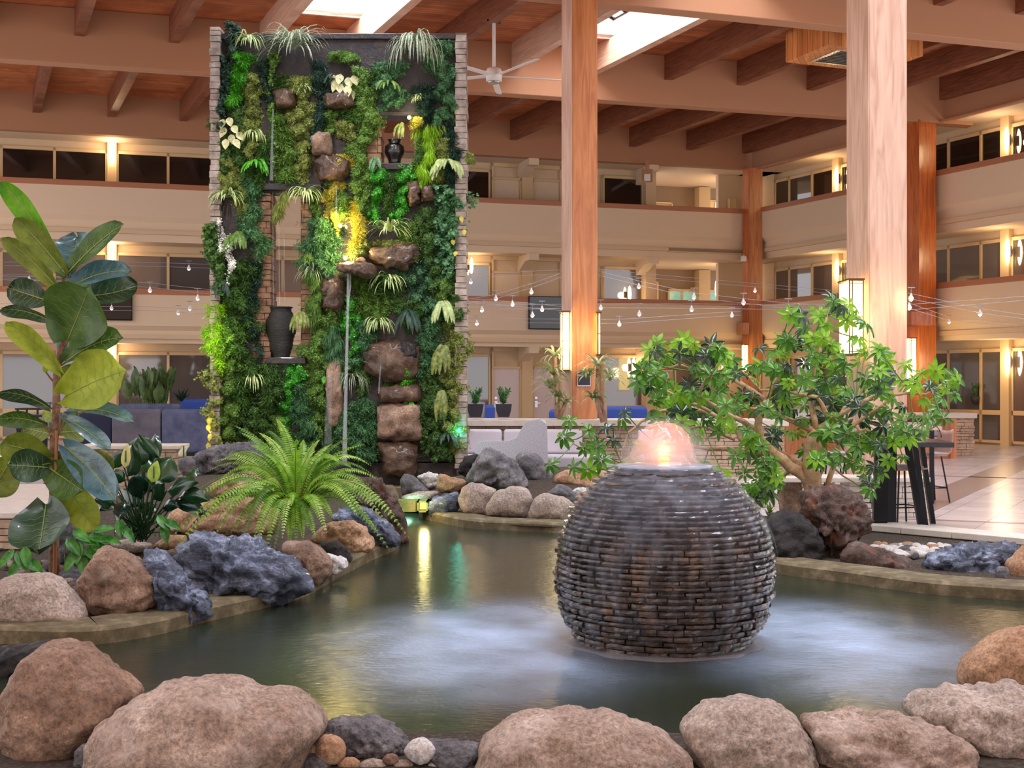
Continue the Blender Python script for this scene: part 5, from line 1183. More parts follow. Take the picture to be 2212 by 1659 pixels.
def figleaf(bx, by, tx, ty, wpx, mk, roll=0.0, dep=0.0, bend=.08, j=.0, wav=.035, sh=1.1):
    p0 = P(bx, by, YF-.02); p1 = P(tx, ty, YF+dep); ax = (p1-p0); Ln = ax.length; W_ = wpx*1.2/F*YF
    d = ax.normalized(); view = Vector((0, -1, .15)); s = d.cross(view).normalized(); n0 = s.cross(d); 
    s = (s*math.cos(roll)+n0*math.sin(roll)).normalized(); n0 = s.cross(d).normalized()
    if n0.y > 0: n0 = -n0
    NL, NA = 16, 6; vs = []; ph = R.random()*6; spine = []
    for i in range(NL+1):
        t = i/NL; c = p0+ax*t+Vector((0, 0, 1))*(bend*Ln*4*t*(1-t))
        pr = max(0, math.sin(math.pi*min(1, t**sh*.97+.02)))**.5*(.72+.36*t) if t < 1 else .05
        w_ = W_*.5*min(1.08, pr*1.05)
        spine.append(c)
        for k in range(-NA, NA+1):
            u = k/NA; vs.append(c+s*(w_*u)+n0*(wav*W_*math.sin(t*11+ph+u*2)*abs(u)+.16*W_*abs(u)**1.6-.02*W_*math.cos(t*38)*(1-abs(u))*abs(u))-d*(.06*Ln*abs(u)*(1-t)))
    m_ = 2*NA+1; mb = MB(); mb.add(vs, [(i*m_+k, i*m_+k+1, (i+1)*m_+k+1, (i+1)*m_+k) for i in range(NL) for k in range(2*NA)])
    o = mb.build('leaf', FM[mk], smooth=True); world_child(o, fig)
    vb = MB(); off = n0*.004; vb.tube([c+off for c in spine], [.0062*(1-.75*i/NL) for i in range(NL+1)], 5)
    for i in (2, 4, 6, 8, 10, 12, 14):
        for sg in (-1, 1):
            row = [vs[min(NL, i+int(a*.5))*m_+NA+sg*a]+off for a in range(0, NA)]; vb.tube(row, [.0021*(1-.12*a) for a in range(NA)], 4, False)
    ob = vb.build('midrib', vein, smooth=True); ob.parent = o
    # petiole to the trunk
    best = min((P(x, y, YF) for x, y in trunk_px), key=lambda q: (q-p0).length+(.3 if q.z > p0.z+.05 else 0)); pt = MB(); pt.tube(bez(best, (best+p0)/2+Vector((0, 0, -.02)), p0+n0*.001, 5), [.012, .011, .01, .009, .008, .007], 6)
    world_child(pt.build('petiole', bark), fig)
for a in [
 (122,560,4,392,44,'l',.3,-.1,.06),(142,592,34,470,50,'o',.2,-.15,.03),(143,595,268,484,50,'g',.35,-.1,.05),(150,600,168,512,92,'b',.1,.3,.0),(128,625,8,512,40,'o',.5,-.1,.05),
 (104,650,19,622,56,'d',.1,-.05,.0),(146,625,284,588,56,'b',.5,.1,.1),(160,640,296,618,62,'d',.3,.25,-.05),(147,734,196,616,128,'g',-.1,-.25,.0),(108,692,0,668,34,'d',.9,-.1,.08),
 (130,802,14,694,46,'y',.35,-.2,.06),(142,772,152,724,40,'b',0,.2,0),(143,782,268,730,56,'g',.3,-.2,.08),(143,855,275,800,108,'y',.0,-.3,.03),(106,880,-8,848,34,'d',.8,-.2,.1),
 (94,916,-10,906,36,'g',.6,-.2,.08),(150,895,290,916,38,'b',.8,-.3,.1),(113,938,55,925,48,'o',.1,.2,0),(122,935,174,932,54,'o',.1,.25,0),(106,990,0,958,62,'o',.15,-.2,.04),
 (136,903,238,976,36,'b',.7,-.3,.05),(104,1010,14,1004,62,'d',.0,-.3,.0),(20,1000,-25,1075,80,'o',.2,-.2,0),(108,1012,182,1062,72,'g',.0,-.3,.0),(140,965,252,1085,62,'b',.25,-.35,.05),
 (186,982,244,1032,52,'o',.2,-.2,0),(132,1035,210,1148,58,'y',.1,-.15,.0),(100,1090,84,1200,112,'d',.0,-.4,.0),(122,975,150,1040,40,'o',.3,.2,0),(126,830,160,790,36,'o',.4,.2,0),(100,805,124,770,28,'y',.3,.2,0),(95,1000,60,985,44,'o',.3,.2,0),(120,905,95,893,24,'y',.3,.2,0)]: figleaf(*a)
# peace lily
pl = empty('peace_lily', tuple(P(305, 1170, 11.4))); tag(pl, 'dark green peace lily with pale spathes between fig and bright fern', 'plant')
YL = 11.4; lf, dkf, stt = MB(), MB(), MB(); cL = P(305, 1160, YL)
def bleaf(mb, bx, by, tx, ty, wpx, Y, dep=0, roll=0, cup=.15, bend=.15, sh=.7, NL=10, NA=3):
    p0 = P(bx, by, Y); p1 = P(tx, ty, Y+dep); ax = p1-p0; Ln = ax.length; W_ = wpx/F*Y; d = ax.normalized(); s = d.cross(Vector((0, -1, .3))).normalized(); n0 = s.cross(d); s = (s*math.cos(roll)+n0*math.sin(roll)).normalized(); n0 = s.cross(d)
    if n0.y > 0: n0 = -n0
    vs = []
    for i in range(NL+1):
        t = i/NL; c = p0+ax*t+Vector((0, 0, bend*Ln*2*t*(1-t))); w_ = W_*.5*max(.02, math.sin(math.pi*t**sh)**.85)
        for k in range(-NA, NA+1):
            u = k/NA; vs.append(c+s*(w_*u)-n0*(cup*W_*(abs(u)**1.4))+n0*(.02*W_*math.sin(i*3.1)*abs(u)))
    m_ = 2*NA+1; mb.add(vs, [(i*m_+k, i*m_+k+1, (i+1)*m_+k+1, (i+1)*m_+k) for i in range(NL) for k in range(2*NA)]); return p0
for a in [(290,1010,298,945,60,0),(330,1000,335,935,34,.1),(345,1040,372,985,62,.1),(275,1030,285,960,56,-.1),(345,990,300,938,22,-.1),(360,1060,425,1040,44,-.2),(385,1075,450,1082,38,-.3),(380,1080,445,1115,36,-.2),(235,1010,276,972,30,0),
          (270,1040,235,1020,30,-.1),(240,1080,215,1100,44,-.1),(250,1090,205,1080,30,-.2),(305,1080,290,1030,44,-.2),(330,1080,350,1045,40,-.2),(270,1080,255,1125,34,-.3),(350,1100,385,1095,26,-.3),(300,1090,260,1055,40,.2),(330,1060,300,1010,40,.2),(310,1110,330,1080,40,.1),
          (250,1140,270,1155,22,-.3),(300,1060,320,985,50,.3),(265,1000,215,1010,24,.1),(390,1050,430,1010,30,.2)]:
    p0 = bleaf(lf if R.random() < .6 else dkf, a[0], a[1], a[2], a[3], a[4], YL, a[5], R.uniform(-.4, .4)); stt.tube(bez(cL+rv(.05), (cL+p0)/2+rv(.05), p0, 5), .007, 5)
for i in range(46):
    a_ = R.uniform(-1.1, 1.1); p0 = cL+Vector((math.sin(a_)*R.uniform(.1, .42), R.uniform(-.3, .2), R.uniform(.05, .45))); stt.tube(bez(cL+rv(.06), (cL+p0)/2+Vector((0, 0, .05)), p0, 5), .006, 5)
world_child(lf.build('leaf_blade', leafm('lily_leaf', (12, 42, 20), (34, 80, 40), .08, .25, 6, .5), smooth=True), pl); world_child(dkf.build('leaf_blade', leafm('lily_leaf_dark', (8, 30, 20), (22, 60, 44), .05, .22, 6, .6), smooth=True), pl); world_child(stt.build('stem', mat('lily_stem', (26, 60, 24), .4)), pl)
for (a, c1, c2) in (((326,1042,338,995,30), (150, 190, 50), (206, 226, 110)), ((268,1010,275,958,22), (214, 206, 120), (240, 230, 160)), ((385,985,408,962,14), (220, 216, 190), (246, 242, 224))):
    mb = MB(); bleaf(mb, *a, YL-.35, 0, .1, sh=.6); sp_ = mb.build('spathe', leafm('spathe_%d' % c1[0], c1, c2, .4), smooth=True); world_child(sp_, pl)
    q = P((a[0]+a[2])/2, (a[1]+a[3])/2+2, YL-.38); md = MB(); md.tube([q-Vector((0, 0, .05)), q+Vector((.004, -.01, .05))], [.008, .006], 6); world_child(md.build('spadix', mat('spadix', (70, 90, 30), .6)), sp_)
# small pothos near the fig
for k, (spots, lb) in enumerate((([(150,1170,.6),(165,1150,.9),(180,1165,1.2),(200,1160,1.3),(212,1145,1.8),(225,1165,1.4),(160,1200,-.3),(178,1210,.2),(190,1190,.8),(205,1180,1.2),(170,1180,0)], 'green heart-leaved vine growing behind the angular brown boulder'),
                    ([(25,1195,-.5),(40,1200,.5),(55,1190,.2),(60,1212,.8),(38,1218,-.3),(70,1215,.6)], 'small vine sprigs left of the fig stake behind the pale boulder'),
                    ([(345,1120,.6),(355,1140,.2),(362,1128,1),(258,1130,.2),(270,1145,.6)], 'variegated vine leaves below the peace lily'))):
    mb = MB(); vb = MB()
    for x, y, a in spots:
        p = P(x, y, 9.9 if k < 2 else 11); broad(p, Vector((math.sin(a), -.3, -math.cos(a)*.7)), Vector((0, -.7, .8)), .15, .085, mb, curl=.3, na=2, nl=6); vb.tube(bez(p, p+Vector((-.05, 0, .05)), P(x-10, 1225 if k < 2 else 1160, 9.95 if k < 2 else 11.05), 5), .004, 4)
    o = empty('pothos', tuple(P(spots[0][0], 1230, 9.9 if k < 2 else 11))); tag(o, lb, 'plant'); world_child(mb.build('foliage', leafm('pothos_leaf', (30, 100, 30), (90, 160, 60), .3, .35), smooth=True), o); world_child(vb.build('vine_stem', LM['mid']), o)
# umbrella tree (schefflera)
YS = 12.9
sch = empty('umbrella_tree', tuple(P(1765, 1110, YS))); tag(sch, 'wide spreading umbrella tree with gnarled pale trunk behind the fountain ball', 'tree')
br = MB(); nodes = []
BR = [([(1768,1130),(1762,1060),(1750,1010),(1752,960),(1763,932)], .11, .05), ([(1775,1110),(1740,1030),(1690,995),(1644,950),(1637,908),(1655,866)], .07, .03), ([(1745,1040),(1725,1002),(1676,978),(1592,974),(1550,970),(1497,963)], .05, .016),
      ([(1644,935),(1606,911),(1508,859),(1530,800)], .035, .012), ([(1610,960),(1595,936),(1585,915),(1536,890),(1487,880),(1434,887),(1385,908),(1350,950),(1347,1009)], .035, .010), ([(1763,932),(1795,905),(1765,855),(1704,848)], .04, .012),
      ([(1746,1010),(1788,943),(1798,905),(1850,860)], .045, .014), ([(1785,1060),(1808,978),(1818,940),(1900,880),(1985,805)], .03, .010), ([(1763,932),(1750,850),(1770,760),(1790,680)], .035, .010), ([(1655,866),(1600,825),(1530,800),(1470,790),(1420,800)], .03, .008),
      ([(1497,963),(1440,960),(1330,1000),(1240,960),(1225,930)], .016, .005), ([(1655,866),(1690,800),(1680,750)], .025, .008), ([(1798,905),(1900,850),(2000,850),(2040,830)], .025, .007), ([(1763,932),(1690,900),(1620,880)], .035, .014), ([(1704,848),(1640,840),(1560,760)], .02, .006),
      ([(1788,943),(1870,930),(1940,950)], .022, .007), ([(1760,1050),(1790,1000),(1840,1040),(1880,1060)], .014, .005), ([(1536,890),(1450,850),(1400,830)], .02, .006), ([(1725,1002),(1680,1040),(1640,1060)], .02, .007), ([(1587,950),(1520,920),(1440,930),(1340,1000)], .014, .005)]
for pts, r0, r1 in BR:
    n = len(pts); pp = []
    for i in range(n-1):
        a, b = pts[i], pts[i+1]
        for t in (0, .33, .66): pp.append((a[0]+(b[0]-a[0])*t, a[1]+(b[1]-a[1])*t))
    pp.append(pts[-1]); off = R.uniform(-.35, .35); m_ = len(pp)
    w3 = [P(x, y, YS+off*(i/m_))+rv(.014)*(1 if i else 0) for i, (x, y) in enumerate(pp)]; br.tube(w3, [r0+(r1-r0)*i/(m_-1) for i in range(m_)], 9); nodes += w3[3:]
world_child(br.build('trunk', mat('schefflera_bark', (176, 134, 92), .8, c2=(222, 190, 150), vs=9, bump=.8, bs=30), smooth=True), sch)
poly = [(1372,880),(1370,850),(1405,745),(1480,732),(1560,752),(1600,800),(1640,780),(1632,742),(1715,728),(1700,680),(1790,642),(1850,662),(1890,745),(1960,790),(2065,800),(2072,835),(2045,900),(1990,965),(1950,950),(1905,1045),(1885,1075),(1830,990),(1780,1005),(1700,1005),(1690,1060),(1625,1090),(1600,1000),(1540,965),(1470,935),(1400,930)]
def inpoly(x, y):
    c = False; j = len(poly)-1
    for i in range(len(poly)):
        xi, yi = poly[i]; xj, yj = poly[j]
        if (yi > y) != (yj > y) and x < (xj-xi)*(y-yi)/(yj-yi)+xi: c = not c
        j = i
    return c
cent = []
while len(cent) < 275:
    x, y = R.uniform(1365, 2075), R.uniform(640, 1090)
    if not inpoly(x, y): continue
    gap = 11 if len(cent) > 130 else 22
    if (1560 < x < 1700 and 900 < y < 1000 and R.random() < .5): continue
    if any((x-a)**2+(y-b)**2 < gap*gap for a, b in cent[-120:]): continue
    cent.append((x, y))
cent += [(1420,742),(1475,752),(1535,762),(1580,800),(1640,752),(1655,790),(1700,735),(1722,690),(1760,668),(1800,652),(1845,668),(1870,700),(1905,760),(2040,805),(2068,825),(2035,860),(2010,900),(1990,935),(1950,985),(1905,1020),(1880,1060),(1630,1080),(1650,1050),(1390,835),(1385,780),
         (1230,908),(1218,945),(1272,930),(1262,968),(1190,1003),(1240,1010),(1290,965),(1300,995),(1310,925),(1345,905),(1325,950),(1370,1000),(1270,1015),(1390,960),(1410,1000),(1350,890),(1520,1000),(1560,1020),(1600,1050)]
young, mid_, dark_, pet = MB(), MB(), MB(), MB()
for (x, y) in cent:
    Y = YS+R.uniform(-.75, .75) if x > 1380 else YS-.3; c = P(x, y, Y); nb = min(nodes, key=lambda q: (q-c).length); dist = min((q-c).length for q in nodes)
    q = nb if (nb-c).length < .9 else nb
    pet.tube(bez(q, (q+c)/2+Vector((0, 0, -.04)), c, 4), .006, 4, False)
    ax = (Vector((c.x-nb.x, (c.y-nb.y)*.4-.25, 0)).normalized()*.8+Vector((0, -.55, R.uniform(.1, 1)))+rv(.55)).normalized()
    e1 = ax.orthogonal().normalized(); e2 = ax.cross(e1); k = R.choice((6, 7, 7, 8)); L_ = R.uniform(.085, .145); a0 = R.random()*6
    edge = max(0, min(1, ((870-y)/200)*.6+abs(x-1700)/420*.3)); pick = R.random()
    mb = young if pick < .18+edge*.6 else (mid_ if pick < .75 else dark_)
    dr_ = R.uniform(.15, 1.0)
    for i in range(k):
        an = a0+2*math.pi*i/k; o = e1*math.cos(an)+e2*math.sin(an); d = (o+ax*(.35-dr_)-Vector((0, 0, .15))).normalized(); Lk = L_*R.uniform(.8, 1.15)
        broad(c+o*.012, d, ax, Lk, Lk*.38, mb, heart=0, cup=.22, curl=R.uniform(.2, .9), na=1, nl=5)
world_child(young.build('young_foliage', leafm('sch_young', (80, 150, 16), (164, 214, 60), .45, .4, 5), smooth=True), sch); world_child(mid_.build('foliage', leafm('sch_mid', (40, 100, 18), (100, 160, 46), .25, .32, 5, .3), smooth=True), sch)
world_child(dark_.build('foliage', leafm('sch_dark', (16, 46, 26), (44, 84, 52), .12, .28, 5, .4), smooth=True), sch); world_child(pet.build('leaf_stalk', mat('sch_stalk', (92, 130, 54), .5)), sch)
# spiky small plant by the fountain
strapplant(1662, 1112, 20, 'mid', 'small spiky green plant between the fountain ball and the black boulder', 9, .2, .03, Yb=12.4, name='spiky_plant', spread=.4)
# dracaenas on the counter
def dracaena(stem, heads, Y, label, zb=1.0):
    b = P(stem[0][0][0], stem[0][0][1], Y); o = empty('dracaena', (b.x, Y, b.z)); tag(o, label, 'plant'); t = MB()
    for s_ in stem: t.tube([P(x, y, Y)+rv(.005) for x, y in s_], [.045-.02*i/len(s_) for i in range(len(s_))], 8)
    world_child(t.build('cane', mat('dracaena_cane', (150, 112, 84), .7, c2=(190, 156, 124), vs=14), smooth=True), o)
    for i, (x, y, r) in enumerate(heads):
        mb = MB(); c = P(x, y, Y); rr = r/F*Y
        for k in range(30):
            an = R.uniform(0, 6.28); p = c+rv(.02); d = Vector((math.cos(an)*.7, math.sin(an)*.7, R.uniform(.1, 1.2))).normalized(); Ln = rr*R.uniform(.9, 1.4); k0 = len(mb.v)
            for q in range(8):
                t_ = q/7; w_ = .042*math.sin(math.pi*min(1, .12+t_*.87))+.001; s = d.cross(Vector((0, 0, 1))); s = s.normalized() if s.length > .05 else Vector((1, 0, 0))
                mb.v += [tuple(p-s*w_/2), tuple(p+s*w_/2)]; p = p+d*Ln/7; d = (d+Vector((0, 0, -.34*(.4+t_)))).normalized()
            mb.f += [(k0+2*q, k0+2*q+1, k0+2*q+3, k0+2*q+2) for q in range(7)]
        world_child(mb.build('leaf_crown', leafm('drac_%d' % (i % 2), (84, 108, 62) if i % 2 else (120, 136, 84), (176, 188, 132) if i % 2 else (216, 222, 176), .3, vs=14)), o)
dracaena([[(1203,900),(1203,850),(1198,800),(1199,770)], [(1207,905),(1218,880),(1222,868)]], [(1199,770,42),(1195,808,46),(1190,838,44),(1205,860,36),(1222,872,26)], 21.9, 'variegated dracaena standing left of the tall middle column')
dracaena([[(1303,912),(1290,870),(1290,830),(1292,790)], [(1306,912),(1306,870),(1296,856)]], [(1292,790,48),(1268,815,36),(1318,820,42),(1282,862,34)], 21.5, 'variegated dracaena standing right of the tall middle column')
# ---------------------------------------------------------------- counter wall, seats, furniture
CT = .985
def onY(px, Y): return (px-CX)/F*Y
# counter: top slab and stone veneer below, seen behind the far bank
cw = empty('counter_wall', (1.0, 22.4, 0)); tag(cw, 'low stone-faced counter wall with pale top crossing behind the pond', 'counter')
x0, x1 = -1.2, onY(1700, 22)
world_child(MB().box((x0, 21.85, CT-.11), (x1, 22.95, CT)).build('countertop', stone_cap, bevel=.01), cw)
world_child(stack(MB(), x0+.05, x1-.05, 0, CT-.12, 22.0, 22.8, .045, .08, .15, .4, .02).build('stone_face', stone_veneer), cw)
# right return of the counter, ending in a stone pillar
cr = empty('counter_wall', (9.5, 29, 0)); tag(cr, 'stone end pillar and timber back of the counter at the right by the glass doors', 'counter')
a = PZ(2052, 985, 0); xr0, xr1 = onY(2052, 28.4), onY(2100, 28.4)
world_child(stack(MB(), xr0, xr1, 0, .84, 28.3, 29.0, .045, .09, .15, .35, .02).build('stone_face', brown_veneer if False else stone_veneer), cr)
world_child(MB().box((onY(1700, 28.6), 28.25, .84), (xr1+.06, 29.1, .95)).build('countertop', stone_cap, bevel=.01), cr)
world_child(MB().box((onY(1700, 28.6), 28.7, 0), (xr0, 28.95, .84)).build('timber_back', oak), cr)
fab_gray = mat('gray_vinyl', (196, 190, 200), .45, var=.05, vs=3); fab_weave = mat('gray_weave', (120, 120, 130), .9, c2=(206, 206, 214), vs=90); fab_blue = mat('blue_velvet', (58, 64, 92), .75, c2=(92, 98, 128), vs=3)
fab_slate = mat('taupe_velvet', (84, 80, 92), .8, c2=(108, 104, 114), vs=3); royal = mat('royal_blue', (40, 70, 150), .7)
def cushion(mb, a, b, r=.04, lean=0):
    (x0, y0, z0), (x1, y1, z1) = a, b; n = 8; vs = []; 
    for k, z in enumerate((z0, z0+r, z1-r, z1)):
        e = r if k in (0, 3) else 0
        yy = lean*(z-z0)
        vs += [(x0+e, y0+e+yy, z), (x1-e, y0+e+yy, z), (x1-e, y1-e+yy, z), (x0+e, y1-e+yy, z)]
    mb.add(vs, [(3, 2, 1, 0), (12, 13, 14, 15)]+[(4*k+i, 4*k+(i+1) % 4, 4*k+4+(i+1) % 4, 4*k+4+i) for k in range(3) for i in range(4)]); return mb
# long banquette
bq = empty('banquette', (1.1, 21.5, 0)); tag(bq, 'long pale grey banquette with four back cushions against the counter wall', 'bench')
for (a, b) in ((998, 1084), (1088, 1172), (1176, 1258), (1380, 1460)):
    Y = 21.55; world_child(cushion(MB(), (onY(a, Y), Y, .42), (onY(b, Y), Y+.14, .83), .03, .15).build('back_cushion', fab_gray, bevel=.02, smooth=False), bq)
world_child(cushion(MB(), (onY(985, 21.2), 20.95, .18), (onY(1320, 21.2), 21.6, .42), .03).build('seat', fab_gray, bevel=.02), bq)
world_child(cushion(MB(), (onY(1375, 21.2), 20.95, .18), (onY(1480, 21.2), 21.6, .42), .03).build('seat', fab_gray, bevel=.02), bq)
for x in (1000, 1150, 1300, 1400):
    world_child(MB().box((onY(x, 21.2), 21.05, 0), (onY(x, 21.2)+.05, 21.5, .19)).build('leg', mat('walnut_leg', (110, 60, 40), .4)), bq)
# armchair seen from the side
ac = empty('armchair', (onY(1120, 20.3), 20.3, 0)); tag(ac, 'rounded grey woven armchair in front of the banquette, turned sideways', 'chair')
mb = MB(); Y = 20.2
prof = [(1030,1000),(1030,965),(1040,957),(1100,957),(1118,950),(1132,925),(1142,913),(1165,910),(1178,920),(1180,1040),(1060,1048),(1035,1030)]
q0 = [P(x, y, Y) for x, y in prof]; q1 = [p+Vector((0, .14, 0)) for p in q0]; n = len(prof); mb.add(q0+q1, [tuple(range(n)), tuple(range(n, 2*n))[::-1]]+[(i, (i+1) % n, n+(i+1) % n, n+i) for i in range(n)])
world_child(mb.build('armrest', fab_weave, bevel=.03), ac)
mb = MB(); q1 = [p+Vector((0, .62, 0)) for p in q0]; mb.add([p+Vector((0, .48, 0)) for p in q0]+q1, mb.f and [tuple(range(n)), tuple(range(n, 2*n))[::-1]]+[(i, (i+1) % n, n+(i+1) % n, n+i) for i in range(n)]); world_child(mb.build('armrest', fab_weave, bevel=.03), ac)
b0_ = P(1142, 908, Y); b1_ = P(1182, 1040, Y); world_child(cushion(MB(), (b0_.x, Y+.05, b1_.z), (b1_.x, Y+.6, b0_.z), .05).build('backrest', fab_weave, bevel=.04), ac)
s0 = P(1040, 985, Y); world_child(cushion(MB(), (s0.x, Y+.12, .2), (b1_.x-.02, Y+.5, .46), .03).build('seat', fab_weave, bevel=.03), ac)
for x in (1045, 1172):
    for dy in (.08, .52): world_child(MB().cyl((onY(x, Y), Y+dy, 0), (onY(x, Y), Y+dy, .22), .016).build('leg', black_metal), ac)
# potted bushes on the counter
def potted(px, pyb, wpx, hp, Y, label, rp=None, zb=None, sq=True, mk='teal'):
    b = P(px, pyb, Y); w_ = wpx/F*Y; o = empty('potted_shrub', (b.x, Y, b.z)); tag(o, label, 'plant'); h = .8*w_
    if sq:
        mb = MB(); vs = []
        for z, s in ((0, .34), (h*.5, .45), (h*.92, .5), (h, .5), (h, .44), (h*.85, .42)): vs += [(sx*s*w_, sy*s*w_, z) for sx, sy in ((-1, -1), (1, -1), (1, 1), (-1, 1))]
        mb.add(vs, [(3, 2, 1, 0), (20, 21, 22, 23)]+[(4*k+i, 4*k+(i+1) % 4, 4*k+4+(i+1) % 4, 4*k+4+i) for k in range(5) for i in range(4)])
    else: mb = MB(); mb.lathe([(.3*w_, 0), (.48*w_, h*.5), (.5*w_, h), (.42*w_, h), (.4*w_, h*.8)], n=20)
    mb.build('pot', mat('charcoal_pot', (46, 46, 58), .6), o, smooth=not sq)
    fm = MB(); H = hp/F*Y; sm = MB()
    for i in range(9):
        a = R.uniform(0, 6.28); tp = Vector((math.cos(a)*w_*.34, math.sin(a)*w_*.34, h+H*R.uniform(.6, 1))); sm.tube([(0, 0, h*.9), (tp.x*.5, tp.y*.5, h+H*.4), tuple(tp)], .006, 4)
        for k in range(46):
            t = R.uniform(.1, 1); p = Vector((tp.x*t, tp.y*t, h+(tp.z-h)*t)); quadleaf(fm, p, (rv()+Vector((tp.x, tp.y, .6))).normalized(), rv(), R.uniform(.05, .08), .022, .1)
    fm.build('foliage', LM[mk], o); sm.build('stem', LM['mid'], o)
potted(1027, 901, 35, 36, 22.2, 'square dark pot with leafy green shrub on the counter, next to the green wall')
potted(1088, 901, 35, 36, 22.2, 'square dark pot with leafy green shrub on the counter, farther from the green wall')
potted(2106, 872, 19, 28, 34, 'round dark bowl with a small shrub inside the right glass doors', sq=False)
# door-height bar table with splayed legs
bt_ = empty('bar_table', (onY(1930, 14.4), 14.4, 0)); tag(bt_, 'tall black bar table with splayed flat legs right of the umbrella tree', 'table')
Yt = 14.2; xa, xb = onY(1845, Yt), onY(2032, Yt); zt = P(0, 952, Yt).z
mb = MB(); mb.prism([(xa, 13.9), (xb, 13.75), (xb+.12, 14.7), (xa+.15, 14.9)], zt-.055, zt); world_child(mb.build('tabletop', mat('black_top', (30, 32, 42), .3), bevel=.006), bt_)
for (tx, ty, bx, by, wd, Ya, Yb_) in ((1905,958,1900,1124,30,14.15,14.2),(1925,958,1923,1124,22,14.3,14.3),(1960,958,1990,1130,12,14.0,14.1),(1975,958,1998,1131,12,14.3,14.35),(1990,958,2015,1130,10,14.5,14.6)):
    p, q = P(tx, ty, Ya), P(bx, by, Yb_); q.z = 0; h = wd/F*Ya/2; mb = MB(); mb.add([p+Vector((s*h, d, 0)) for s, d in ((-1, -.03), (1, -.03), (1, .03), (-1, .03))]+[q+Vector((s*h, d, 0)) for s, d in ((-1, -.03), (1, -.03), (1, .03), (-1, .03))], [(0, 1, 2, 3), (7, 6, 5, 4)]+[(i, (i+1) % 4, 4+(i+1) % 4, 4+i) for i in range(4)]); world_child(mb.build('leg', black_metal), bt_)
# second, further table
t2 = empty('bar_table', (onY(1940, 17), 17, 0)); tag(t2, 'second bar table with light edge just behind the tall black one', 'table')
z2 = P(0, 921, 17).z; world_child(MB().box((onY(1870, 17), 16.9, z2-.05), (onY(2030, 17), 17.8, z2)).build('tabletop', oak_pale, bevel=.005), t2)
for x in (1885, 2010):
    for y in (17.0, 17.7): world_child(MB().box((onY(x, 17), y, 0), (onY(x, 17)+.05, y+.05, z2-.05)).build('leg', black_metal), t2)
def stool(px, pyt, Y, label, face=1, back_px=(0, 0)):
    zs = .62; x = onY(px, Y); o = empty('bar_stool', (x, Y, 0)); tag(o, label, 'stool')
    sh = MB(); vs = []; n = 14    # moulded shell: seat curving into the backrest
    for i in range(n+1):
        t = i/n; y_ = -.2+.4*min(1, t/.55) if t < .55 else .2+.06*(t-.55)/.45; z_ = zs if t < .5 else zs+.34*((t-.5)/.5)**1.3; w_ = .21*(1-.15*max(0, t-.7)/.3)
        for u in (-1, -.6, 0, .6, 1): vs.append((face*y_, u*w_, z_+.03*abs(u)**2))
    sh.add(vs, [(i*5+k, i*5+k+1, (i+1)*5+k+1, (i+1)*5+k) for i in range(n) for k in range(4)]); s_ = sh.build('shell', mat('stool_ply', (160, 126, 112), .45), o, smooth=True); md = s_.modifiers.new('t', 'SOLIDIFY'); md.thickness = .016
    cushion(MB(), (-.17, -.18, zs+.01), (.17, .18, zs+.05), .012).build('seat_pad', fab_weave, o)
    for sx in (-1, 1):
        for sy in (-1, 1): MB().cyl((sx*.11, sy*.11, zs), (sx*.19, sy*.19, 0), .011, .011, 8).build('leg', black_metal, o)
    fr = MB(); r = .165; z_ = .2
    for a, b in (((-r, -r), (r, -r)), ((r, -r), (r, r)), ((r, r), (-r, r)), ((-r, r), (-r, -r))): fr.cyl((*a, z_), (*b, z_), .009, .009, 6)
    fr.build('footrest', black_metal, o); return o
a = stool(1948, 0, 14.6, 'bar stool with moulded wooden shell tucked under the tall black table', -1); a.rotation_euler = (0, 0, .3)
a = stool(2008, 0, 17.3, 'bar stool facing away on the far side, by the second bar table', 1); a.rotation_euler = (0, 0, .2)
a = stool(1850, 0, 16.4, 'bar stool partly hidden behind the umbrella tree leaves', 1); a.rotation_euler = (0, 0, -.6)
a = stool(1800, 0, 17.5, 'bar stool far back behind the umbrella tree trunk', 1)
# striped banquette near the right pillar
b3 = empty('booth_bench', (onY(1950, 27), 27, 0)); tag(b3, 'timber booth bench with pale striped cushions left of the stone end pillar', 'bench')
world_child(MB().box((onY(1800, 27.6), 27.4, 0), (onY(2052, 27.6), 28.15, .3)).build('base', oak, bevel=.01), b3)
world_child(cushion(MB(), (onY(1810, 27.5), 27.3, .3), (onY(2045, 27.5), 28.0, .44), .03).build('seat', fab_gray, bevel=.02), b3)
world_child(cushion(MB(), (onY(1810, 27.9), 27.95, .44), (onY(2045, 27.9), 28.15, .76), .03).build('back_cushion', fab_gray, bevel=.02), b3)
world_child(MB().box((onY(2044, 27.6), 27.3, 0), (onY(2056, 27.6), 28.2, .84)).build('side_panel', oak), b3)
# stone blocks behind (low wall by the bar table)
lw = empty('low_wall', (onY(1860, 15), 15.1, 0)); tag(lw, 'low whitewashed stone wall behind the bar table legs', 'wall'); world_child(stack(MB(), onY(1850, 15), onY(1985, 15.6), 0, .42, 15.3, 15.7, .05, .08, .12, .3, .02).build('stone_face', stone_cap), lw)
world_child(MB().box((onY(1700, 15), 15.25, .42), (onY(1990, 15.6), 15.8, .48)).build('cap', stone_cap, bevel=.01), lw)
